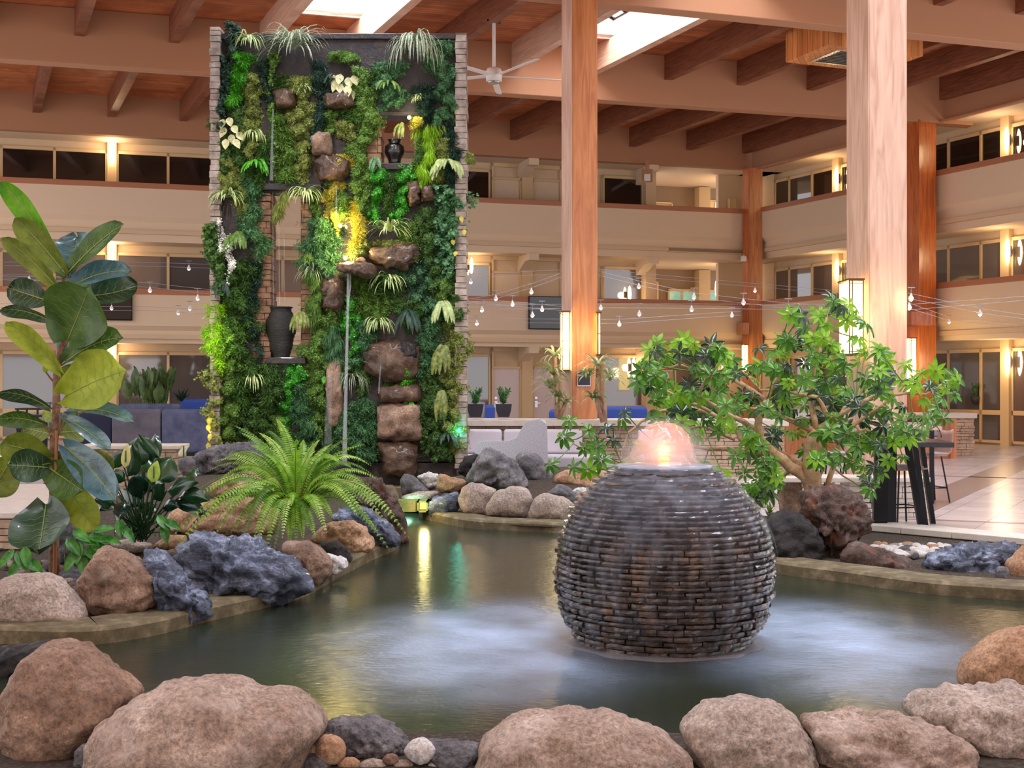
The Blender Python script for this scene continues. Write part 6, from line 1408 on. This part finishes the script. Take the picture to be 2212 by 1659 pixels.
# --------------------------------- left side: sofas, benches, stone seats
def sofa(px0, px1, pyt, Y, label, mL, dp=1.0, seat=True, n=2, name='sofa'):
    x0, x1 = onY(px0, Y), onY(px1, Y); zt = P(0, pyt, Y).z; o = empty(name, ((x0+x1)/2, Y, 0)); tag(o, label, 'sofa')
    for i in range(n):
        a = x0+(x1-x0)*i/n; b = x0+(x1-x0)*(i+1)/n; world_child(cushion(MB(), (a+.012, Y, .08), (b-.012, Y+.22, zt), .05).build('backrest', mL[min(i, len(mL)-1)], bevel=.03), o)
    world_child(cushion(MB(), (x0+.1, Y+.22, .1), (x1-.1, Y+dp, .45), .03).build('seat', mL[-1], bevel=.03), o)
    world_child(cushion(MB(), (x0, Y+.2, .08), (x0+.14, Y+dp, .7), .04).build('armrest', mL[0], bevel=.03), o); world_child(cushion(MB(), (x1-.14, Y+.2, .08), (x1, Y+dp, .7), .04).build('armrest', mL[-1], bevel=.03), o)
    world_child(MB().box((x0+.1, Y+.08, 0), (x1-.1, Y+dp-.1, .1)).build('plinth', black_metal), o); return o
sofa(240, 455, 884, 28.2, 'high-backed slate-blue velvet sofa seen from behind, left of the green wall', [fab_slate, fab_blue])
sofa(255, 390, 872, 30.6, 'lower blue sofa standing behind the high-backed slate-blue one', [fab_blue], n=1)
sofa(388, 470, 862, 32, 'royal blue sofa farther back beside the green wall', [royal], n=1)
sofa(168, 242, 893, 31, 'dark blue armchair behind the fig tree leaves', [mat('navy', (30, 34, 62), .8)], n=1, name='armchair')
sofa(1046, 1070, 874, 27.5, 'blue lounge chair behind the counter near the two potted shrubs', [royal], n=1, name='armchair')
sofa(1185, 1212, 884, 27, 'blue lounge chair behind the counter left of the tall middle column', [royal], n=1, name='armchair')
sofa(1290, 1400, 878, 27, 'blue sofa behind the counter right of the tall middle column', [royal], n=1)
sofa(1440, 1560, 876, 27.5, 'blue sofa behind the umbrella tree leaves', [mat('navy', (30, 34, 62), .8)], n=1)
def bench_table(px0, px1, py, Y, label, zt=None):
    zt = P(0, py, Y).z; x0, x1 = onY(px0, Y), onY(px1, Y); o = empty('table', ((x0+x1)/2, Y, 0)); tag(o, label, 'table'); world_child(MB().box((x0, Y, zt-.04), (x1, Y+.7, zt)).build('tabletop', black_metal), o)
    for x in (x0+.03, x1-.07):
        for y in (Y+.03, Y+.62): world_child(MB().box((x, y, 0), (x+.04, y+.04, zt-.04)).build('leg', black_metal), o)
bench_table(32, 84, 882, 31, 'farther black metal table behind the left fig leaves'); bench_table(42, 100, 897, 27, 'nearer black metal table behind the left fig leaves'); bench_table(34, 70, 924, 24, 'low black bench half hidden by the fig leaves')
# low stone seats around the left bed
ls = empty('stone_seat', tuple(PZ(20, 1180, 0))); tag(ls, 'low stacked-stone seat with pale cap at the left frame edge', 'seat')
Ys = PZ(20, 1182, 0).y; xe = onY(88, Ys); zc = P(0, 1106, Ys).z
world_child(stack(MB(), xe-2.2, xe-.05, -.02, zc-.06, Ys, Ys+3.4, .06, .1, .2, .5, .02).build('stone_face', brown_veneer if False else stone_veneer), ls)
mb = MB(); mb.prism([(xe-2.3, Ys-.05), (xe, Ys-.05), (xe-.05, Ys+1.2), (xe-.5, Ys+3.5), (xe-2.3, Ys+3.5)], zc-.06, zc); world_child(mb.build('cap', stone_cap, bevel=.01), ls)
l2 = empty('stone_seat', tuple(P(300, 1015, 19))); tag(l2, 'far stacked-stone seat wall with pale cap behind the peace lily', 'seat')
xa, xb = onY(170, 19), onY(386, 19); zc = P(0, 962, 19).z; world_child(stack(MB(), xa, xb-.04, 0, zc-.06, 19, 19.6, .06, .1, .15, .4, .02).build('stone_face', stone_veneer), l2)
world_child(MB().box((xa-.05, 18.95, zc-.06), (xb, 19.65, zc)).build('cap', stone_cap, bevel=.01), l2)
wt = empty('white_chair', (onY(5, 17), 17, 0)); tag(wt, 'white tub chair half cut off by the left frame edge', 'chair'); mb = MB(); mb.lathe([(.28, .1), (.36, .3), (.38, .6), (.3, .62), (.26, .4), (.02, .38)], (onY(-8, 17), 17.2, 0), 24); world_child(mb.build('seat_shell', white_metal, smooth=True), wt); mb = MB(); mb.cyl((onY(-8, 17), 17.2, 0), (onY(-8, 17), 17.2, .14), .2); world_child(mb.build('base', oak), wt)
# canna-like plants and a small spiky one on the ledge left
def canna(px, pyb, Y, label, hts, spread, n=16, wl=26):
    b = P(px, pyb, Y); b.z = 0; o = empty('canna', tuple(b)); tag(o, label, 'plant'); lf, sm = MB(), MB(); pb = PZ(px, 829.6+1.6*F/Y, 0)
    for i in range(n):
        x = px+R.uniform(-spread, spread); yt = R.uniform(*hts); L_ = R.uniform(34, 58)
        lean = (x-px)*.45+R.uniform(-10, 10); bleaf(lf, x, yt+L_, x+lean*.6, yt, R.uniform(.6, 1)*wl, Y+R.uniform(-.3, .3), 0, R.uniform(-.9, .9), sh=.8, NL=7, NA=2)
        q = P(x, yt+L_, Y); sm.tube([(b.x+(q.x-b.x)*.4, Y, 0), tuple(q)], .014, 5)
    world_child(lf.build('foliage', leafm('canna_leaf', (34, 64, 22), (96, 124, 50), .3, .35, 6), smooth=True), o); world_child(sm.build('stem', LM['mid']), o)
canna(322, 900, 32.3, 'broad-leaved plants in a row behind the slate-blue sofa', (786, 830), 48, 26)
canna(165, 900, 32.5, 'broad-leaved plant glimpsed through the fig leaves', (800, 835), 28, 10)
strapplant(392, 866, 24, 'dark', 'small dark spiky plant between the broad-leaved plants and the green wall', 26, .25, .06, Yb=31.2, name='spiky_plant')
# ---------------------------------------------------------------- fixed lights of the building
def sconce(W, px, pyt, pyb, label, d=-1.12, e=14, hidden=False):
    u = W.u_at(px, d); c = W.pt(u, d+.06, 0); zt, zb_ = P(px, pyt, c.y).z, P(px, pyb, c.y).z; h = zt-zb_; o = empty('wall_sconce', (c.x, c.y, zb_)); tag(o, label, 'lamp', 'lozenge wall sconces of the galleries')
    mb = MB(); rw = W.du; nn = W.n; vs = []; k = 8
    for i in range(k+1):
        t = i/k; wd = .1*h*(math.sin(math.pi*t)**.6)*.9+.012
        for a in range(9):
            an = math.pi*a/8; vs.append(c+Vector((rw.x*math.cos(an)*wd+nn.x*(.02+math.sin(an)*wd), rw.y*math.cos(an)*wd+nn.y*(.02+math.sin(an)*wd), 0))+Vector((0, 0, zb_+h*t)))
    mb.add(vs, [(i*9+a, i*9+a+1, (i+1)*9+a+1, (i+1)*9+a) for i in range(k) for a in range(8)]); world_child(mb.build('shade', sconce_glow, smooth=True), o)
    u_ = u; bm_ = MB(); W.box(bm_, u-.05, u+.05, d, d+.05, zb_+h*.3, zb_+h*.7); world_child(bm_.build('bracket', steel), o)
    q = c+Vector((nn.x*.35, nn.y*.35, (zt+zb_)/2)); plight('sconce_lamp', q, (1, .72, .42), e, .12)
sconce(WB, 242, 303, 356, 'glowing sconce on the top-floor pier left of the green wall')
sconce(WB, 242, 524, 566, 'glowing sconce on the middle-floor pier left of the green wall')
sconce(WB, 243, 745, 795, 'glowing sconce on the ground-floor pier above the sofa, behind the fig leaves')
sconce(WR, 1812, 360, 412, 'glowing sconce on the top floor just left of the big right column')
sconce(WR, 1813, 560, 608, 'glowing sconce on the middle floor just left of the big right column')
sconce(WR, 2180, 275, 330, 'glowing sconce on the top floor at the far right')
sconce(WR, 2182, 514, 572, 'glowing sconce on the middle floor at the far right')
sconce(WR, 2182, 752, 812, 'glowing sconce beside the glass doors on the ground floor at the far right')
sconce(WB, 1547, 428, 462, 'half-hidden sconce in the top-floor corner opening by the corner column', -2.6)
sconce(WB, 1546, 603, 644, 'sconce in front of the garden window on the middle floor', -2.2)
sconce(WB, 1358, 618, 652, 'sconce reflection modelled as a lamp in the middle-floor window right of the middle column', e=8)  # this and the next two: window reflections built as added lamps
sconce(WB, 1367, 772, 815, 'sconce reflection modelled as a lamp in the ground-floor window right of the middle column', e=8)
sconce(WB, 1017, 557, 592, 'sconce reflection modelled as a lamp in the middle-floor window beside the right pilaster', e=8)
sconce(WB, 1560, 770, 808, 'sconce on the ground floor seen through the umbrella tree', e=8)
def lantern(x0, x1, y0, y1, Y, label, e=16, dy=.5):
    a, b = P(x0, y0, Y), P(x1, y1, Y); o = empty('lantern', ((a.x+b.x)/2, Y, b.z)); tag(o, label, 'lamp', 'tall column lanterns')
    world_child(MB().box((a.x+.012, Y+.01, b.z+.02), (b.x-.012, Y+dy, a.z-.02)).build('shade', lamp_glow), o)
    fr = MB(); t = .012; w_ = b.x-a.x; h = a.z-b.z
    for x in (a.x, b.x-t, a.x+w_*.2): fr.box((x, Y-.002, b.z), (x+t, Y+.01, a.z))
    for z in (b.z, a.z-t, b.z+h*.03, a.z-h*.05, b.z+h*.5, b.z+h*.485): fr.box((a.x, Y-.003, z), (b.x, Y+.012, z+t*.8))
    fr.box((a.x-.01, Y-.01, a.z-.005), (b.x+.01, Y+dy, a.z+.015)); fr.box((a.x-.01, Y-.01, b.z-.015), (b.x+.01, Y+dy, b.z+.005))
    world_child(fr.build('frame', mat('bronze', (90, 66, 44), .4, metal=.6)), o)
    plight('lantern_lamp', ((a.x+b.x)/2, Y-.25, (a.z+b.z)/2), (1, .78, .42), e, .2)
lantern(1211, 1231, 673, 800, 22.05, 'tall glowing lantern on the left face of the middle column')
lantern(1290, 1298, 675, 766, 22.25, 'thin glowing lantern edge on the right side of the middle column', 3)
lantern(1834, 1866, 604, 765, 15.35, 'tall glowing lantern on the left face of the big right column, behind umbrella tree leaves', 14)
lantern(1956, 1961, 612, 690, 15.9, 'sliver of lantern glowing on the right edge of the big right column', 4)
lantern(1965, 1980, 730, 852, 32.6, 'lantern on the far wooden column right of the big right column', 22)
lantern(1608, 1616, 744, 815, 40.1, 'dim lantern on the wooden column in the corner', 6)
# televisions
def tv(W, x0, x1, y0, y1, label):
    u0, u1 = sorted((W.u_at(x0, .08), W.u_at(x1, .08))); Y = W.Y_at((x0+x1)/2, .08); z0, z1 = P(0, y1, Y).z, P(0, y0, Y).z; c = W.pt((u0+u1)/2, .08, z0); o = empty('television', tuple(c)); tag(o, label, 'television')
    world_child(W.box(MB(), u0, u1, .04, .10, z0, z1).build('casing', black_metal, bevel=.005), o); world_child(W.box(MB(), u0+.03, u1-.03, .10, .105, z0+.04, z1-.03).build('screen', black_plastic), o)
tv(WB, 1142, 1226, 640, 712, 'black wall television left of the middle column'); tv(WB, 204, 286, 631, 692, 'black wall television behind the fig leaves on the left')
# emergency light, ceiling fan, ventilation box
p = P(1398, 380, 39.6); o = empty('emergency_light', tuple(p)); tag(o, 'small square emergency light hanging from the beam right of the middle column', 'light')
world_child(MB().box((p.x-.17, p.y, p.z-.2), (p.x+.17, p.y+.05, p.z+.22)).build('plate', beam_paint, bevel=.02), o); world_child(MB().box((p.x-.1, p.y-.08, p.z-.16), (p.x+.1, p.y, p.z+.06)).build('lens', white_metal, bevel=.02), o); world_child(MB().box((p.x-.05, p.y, p.z+.2), (p.x+.05, p.y+.05, p.z+.5)).build('arm', beam_paint), o)
Yf = 26.3; c = P(1067, 165, Yf); o = empty('ceiling_fan', tuple(c)); tag(o, 'big white ceiling fan on a long pole', 'fan')
mb = MB(); mb.cyl((0, 0, .1), (0, 0, P(0, 45, Yf).z-c.z), .035, .035, 16); mb.build('downrod', white_metal, o)
mb = MB(); mb.lathe([(.1, -.12), (.16, -.1), (.17, 0), (.17, .1), (.14, .16), (.05, .18)], n=32); mb.build('motor', white_metal, o, smooth=True); mb = MB(); mb.lathe([(.13, -.14), (.14, -.12)], n=32); mb.build('light_ring', steel, o)
for i in range(5):
    a = .25+i*2*math.pi/5; M = Matrix.Rotation(a, 4, 'Z') @ Matrix.Rotation(.16, 4, 'X'); mb = MB(); mb.box((.14, -.05, .0), (1.5, .09, .018), M); mb.box((1.5, -.04, .0), (1.62, .07, .018), M); mb.build('blade', white_metal, o, bevel=.006)
br_ = MB(); zt = P(0, 45, Yf).z-c.z; br_.box((-.14, -.14, zt-.03), (.14, .14, zt)); br_.box((-.08, -.05, zt), (.08, .05, zt+.75)); br_.build('mount', black_metal, o)
vb = empty('vent_box', tuple(P(1788, 98, 25.9))); tag(vb, 'knotty pine ventilation box hanging under the roof by the big right column', 'vent'); z0 = 8.5
A = Vector((5.87, 27.3)); B = Vector((6.43, 25.9)); C_ = Vector((8.65, 26.8)); D_ = A+C_-B
mb = MB(); mb.prism([B, C_, D_, A], z0, ROOF); world_child(mb.build('casing', pine), vb); tr = MB()
ce = (A+C_)/2
tr.prism([ce+(v-ce)*.66 for v in (B, C_, D_, A)], z0-.012, z0+.01); world_child(tr.build('grille_frame', steel), vb)
gr = MB()
for i in range(9):
    t0, t1 = .2+i*.068, .2+i*.068+.03; p0 = B.lerp(A, t0)*.78+D_.lerp(C_, 1-t0)*.22; p1 = B.lerp(A, t0)*.22+D_.lerp(C_, 1-t0)*.78; q0 = B.lerp(A, t1)*.78+D_.lerp(C_, 1-t1)*.22; q1 = B.lerp(A, t1)*.22+D_.lerp(C_, 1-t1)*.78
    gr.prism([p0, p1, q1, q0], z0-.022, z0-.01)
world_child(gr.build('louver', black_metal), vb)
# small pipe under the right-hand fascia
mb = MB(); mb.tube([WR.pt(u, .12, 8.5) for u in (.3, 3, 6, 9, 12)], .045, 8); tag(mb.build('sprinkler_pipe', beam_paint), 'slim painted pipe running under the upper edge of the right wall', 'pipe')
mb = MB(); q = WB.pt(WB.u_at(1580, -1.2), -1.25, 6.75); WB.box(mb, WB.u_at(1588, -1.2), WB.u_at(1573, -1.2), -1.3, -1.1, 6.55, 7.75); tag(mb.build('extinguisher_cabinet', frame_cream, bevel=.01), 'white extinguisher cabinet on the top-floor wall left of the corner column', 'cabinet')
mb = MB(); q = P(1606, 560, 40.2); mb.box((q.x-.09, q.y-.2, q.z-.08), (q.x+.06, q.y, q.z+.08)); mb.cyl((q.x, q.y-.05, q.z+.1), (q.x+.16, q.y+.7, q.z+.12), .03); tag(mb.build('security_camera', white_metal, bevel=.01), 'small white security camera on the left of the corner column', 'camera')
# notices on the columns
def sign(px, py, wpx, hpx, Y, label, rz=0, txt=None):
    p0_, p1_ = Y[1], Y[2]; k = (px-CX)/F; dd_ = p1_-p0_; t = (k*p0_.y-p0_.x)/(dd_.x-k*dd_.y); q_ = p0_+dd_*t; Y = q_.y; rz = math.atan2(dd_.y, dd_.x)
    c = P(px, py, Y)+Vector((math.sin(rz)*.022, -math.cos(rz)*.022, 0)); w_, h = wpx/F*Y, hpx/F*Y; o = empty('notice_sign', tuple(c), rz); tag(o, label, 'sign')
    def arch(k): return [(-w_/2*k, -h/2*k), (w_/2*k, -h/2*k), (w_/2*k, h*.28*k), (w_*.33*k, h*.3*k), (w_*.25*k, h*.42*k), (0, h*.5*k), (-w_*.25*k, h*.42*k), (-w_*.33*k, h*.3*k), (-w_/2*k, h*.28*k)]
    for k, y0, y1, m, nm in ((1, -.01, .01, steel, 'rim'), (.93, -.016, -.008, mat('sign_navy', (26, 32, 50), .4), 'board')):
        q = arch(k); n = len(q); mb = MB(); mb.add([(x, y0, z) for x, z in q]+[(x, y1, z) for x, z in q], [tuple(range(n)), tuple(range(n, 2*n))[::-1]]+[(i, (i+1) % n, n+(i+1) % n, n+i) for i in range(n)]); mb.build(nm, m, o)
    cu = bpy.data.curves.new('lettering', 'FONT'); cu.body = txt; cu.size = h*.15; cu.align_x = 'CENTER'; cu.align_y = 'CENTER'; to = bpy.data.objects.new('lettering', cu); me_ = bpy.data.meshes.new_from_object(to); me_.materials.clear(); me_.materials.append(white_metal); t = bpy.data.objects.new('lettering', me_); sc.collection.objects.link(t); t.parent = o; t.location = (0, -.018, h*.1); t.rotation_euler = (math.pi/2, 0, 0); bpy.data.objects.remove(to)
sign(1260, 815, 30, 38, C1, 'dark arched notice on the middle column behind the dracaena', 0, 'IMPORTANT')
sign(1916, 812, 38, 46, C2, 'dark arched notice on the big right column behind the umbrella tree', 0, 'IMPORTANT')
# cable lights
bare = mat('cable', (150, 150, 162), .4, metal=.3)
CAB = []
def cable(pts, label):
    mb = MB(); P3 = [P(*q) for q in pts]; CAB.append(pts)
    for o_ in (0, .07): mb.tube([p-Vector((0, 0, o_)) for p in P3], .0032, 5)
    tag(mb.build('light_cable', bare), label, 'cable', 'cables of the string lights')
cable([(1212,583,22),(1007,592,24)], 'upper pair of light cables between green wall and middle column'); cable([(1212,590,22),(1150,612,21.5),(1072,636,21),(1007,647,20.6)], 'slanting pair of light cables carrying two bulbs left of the middle column')
cable([(1007,645,20.6),(1110,652,21),(1216,662,21.6)], 'lower pair of light cables crossing the television'); cable([(1290,585,22),(1385,608,21),(1500,633,20),(1606,645,19),(1705,655,18),(1830,659,15.8)], 'slanting pair of light cables right of the middle column')
cable([(1290,656,22),(1600,657,19),(1833,660,15.8)], 'level pair of light cables below the garden window'); cable([(1290,582,22),(1560,606,26),(1830,630,30)], 'far pair of light cables rising behind the umbrella tree')
cable([(0,566,24),(230,564,24),(455,571,23)], 'upper pair of light cables left of the green wall'); cable([(0,596,23),(170,600,22),(330,612,21),(455,626,20.6)], 'middle pair of light cables left of the green wall')
cable([(170,662,24),(330,663,24),(455,670,23)], 'lowest pair of light cables left of the green wall'); cable([(1957,658,16),(2212,640,22)], 'pair of light cables right of the big right column')
cable([(1007,688,23),(1338,690,22.5),(1600,672,23)], 'faint level light cable low across the right parapet')
cable([(1007,658,21),(1041,659,21),(1171,658,21.4),(1213,657,22)], 'short light cable ending at the middle column just below the rail')
cable([(0,592,22.5),(63,594,22.5),(170,600,22)], 'light cable stub behind the upper fig leaves'); cable([(1957,632,16.4),(2117,666,20),(2212,680,23)], 'falling light cable in front of the right-hand parapet'); cable([(1705,655,18),(1812,664,17),(1833,665,15.8)], 'short light cable in the top of the umbrella tree')
cable([(1957,652,16.3),(2050,685,26),(2212,700,30)], 'lowest light cable over the right-hand parapet'); cable([(0,656,24),(170,656,24)], 'light cable stub between the left fig leaves')
def drop(px, py, Y, lit, label):
    best = None
    for pts in CAB:
        for (xa, ya, Ya), (xb, yb, Yb_) in zip(pts, pts[1:]):
            if min(xa, xb)-4 <= px <= max(xa, xb)+4:
                t = min(1, max(0, (px-xa)/(xb-xa))); dy = py-(ya+(yb-ya)*t); e = abs(dy-8)
                if best is None or e < best[0]: best = (e, 1/((1-t)/Ya+t/Yb_), ya+(yb-ya)*t)
    if best: Y = best[1]-.004
    c = P(px, py, Y); o = empty('pendant_bulb', tuple(c)); o.scale = (.75,)*3; up_ = max(.15, ((P(px, best[2], Y).z-c.z)/.75 if best else .15))
    tag(o, label, 'lamp', 'small bulbs on the light cables')
    mb = MB(); mb.lathe([(.045, -.05), (.05, -.035), (.02, .02), (.012, .05)], n=12); mb.build('reflector', white_metal, o, smooth=True)
    mb = MB(); mb.cyl((0, 0, .05), (0, 0, up_+.01), .004); mb.cyl((-.07, 0, up_), (.07, 0, up_), .008); mb.build('clip', bare, o)
    mb = MB(); mb.lathe([(.01, -.085), (.03, -.07), (.036, -.05), (.03, -.04)], n=12); mb.build('bulb', bulb_glow if lit else mat('bulb_soft', (240, 236, 240), .4, emit=1.5), o, smooth=True)
near_ = {}
for (x, y, Y, l, lb) in ((1017,606,23,1,'lit bulb highest beside the right pilaster'),(1148,627,21.6,1,'lit bulb just above the television left edge'),(1041,666,21,1,'lit bulb below the rail beside the right pilaster'),(1030,695,21.3,1,'lowest lit bulb beside the right pilaster'),(1171,665,21.4,1,'lit bulb in front of the right television'),
    (1338,697,22,1,'lit bulb low right of the middle column'),(1631,625,22,1,'lit bulb in front of the corner column'),(1703,663,18,1,'lit bulb above the umbrella tree left of its crown'),(1812,672,17,1,'lit bulb in the top of the umbrella tree'),(1968,640,16.4,1,'large lit bulb at the right edge of the big right column'),
    (2117,674,20,1,'lit bulb in front of the right-hand parapet'),(63,601,22.5,1,'lit bulb behind the upper fig leaves'),(1071,642,21,0,'unlit bulb on the slanting cable near the green wall'),(1107,654,21.2,0,'unlit bulb hanging over the rail between green wall and television'),(1150,678,21.4,0,'unlit bulb in front of the television, lower left'),
    (1380,616,21,0,'unlit bulb before the middle-floor window right of the middle column'),(1298,662,21.8,0,'unlit bulb touching the right side of the middle column'),(1381,675,22,0,'faint unlit bulb on the parapet right of the middle column'),(1499,638,20,0,'unlit bulb in front of the garden window, upper'),(1494,665,20,0,'unlit bulb in front of the garden window, lower'),
    (1606,650,19,0,'unlit bulb just left of the corner column'),(1581,678,22,0,'small unlit bulb low left of the corner column'),(408,577,23,0,'unlit bulb in the middle-floor window left of the green wall'),(324,624,21,0,'unlit bulb on the rail above the sofa'),(427,641,20.7,0,'unlit bulb right beside the white flowers'),
    (410,664,23,0,'unlit bulb low near the green wall left edge'),(385,673,23,0,'lowest unlit bulb left of the green wall'),(241,663,24,0,'unlit bulb in front of the left television'),(38,665,24,0,'faint unlit bulb between the left fig leaves'),(1964,660,16.3,0,'unlit bulb under the large lit one at the big right column'),(2050,693,26,0,'unlit bulb low on the right-hand parapet')): drop(x, y, Y, l, lb)
# unseen spotlights added to brighten the green wall, banks, tree and near rocks
def spot(name, loc, tgt, col, e, ang=.9, blend=.6, r=.1):
    l = bpy.data.lights.new(name, 'SPOT'); l.energy = e; l.color = col; l.spot_size = ang; l.spot_blend = blend; l.shadow_soft_size = r
    o = bpy.data.objects.new(name, l); sc.collection.objects.link(o); o.location = loc; o.rotation_euler = (Vector(tgt)-Vector(loc)).to_track_quat('-Z', 'Y').to_euler()
for i, (x, z) in enumerate(((-5.2, 8.6), (-2.7, 8.9), (-.3, 8.8))): spot('wall_fill', (x, 14.0, z), (-2.6, GY, 3.2), (1, .95, .9), 820, .8)
spot('bed_fill', (-2.0, 7.0, 8.3), (-2.0, 11.5, .2), (.8, .88, 1), 480, .8); spot('tree_fill', (3.5, 8.0, 8.3), (3.4, 12.8, 1.2), (1, .95, .85), 420, .7)
spot('near_fill', (0, 2.5, 8.3), (0, 6.5, 0), (.86, .92, 1), 560, 1.2)
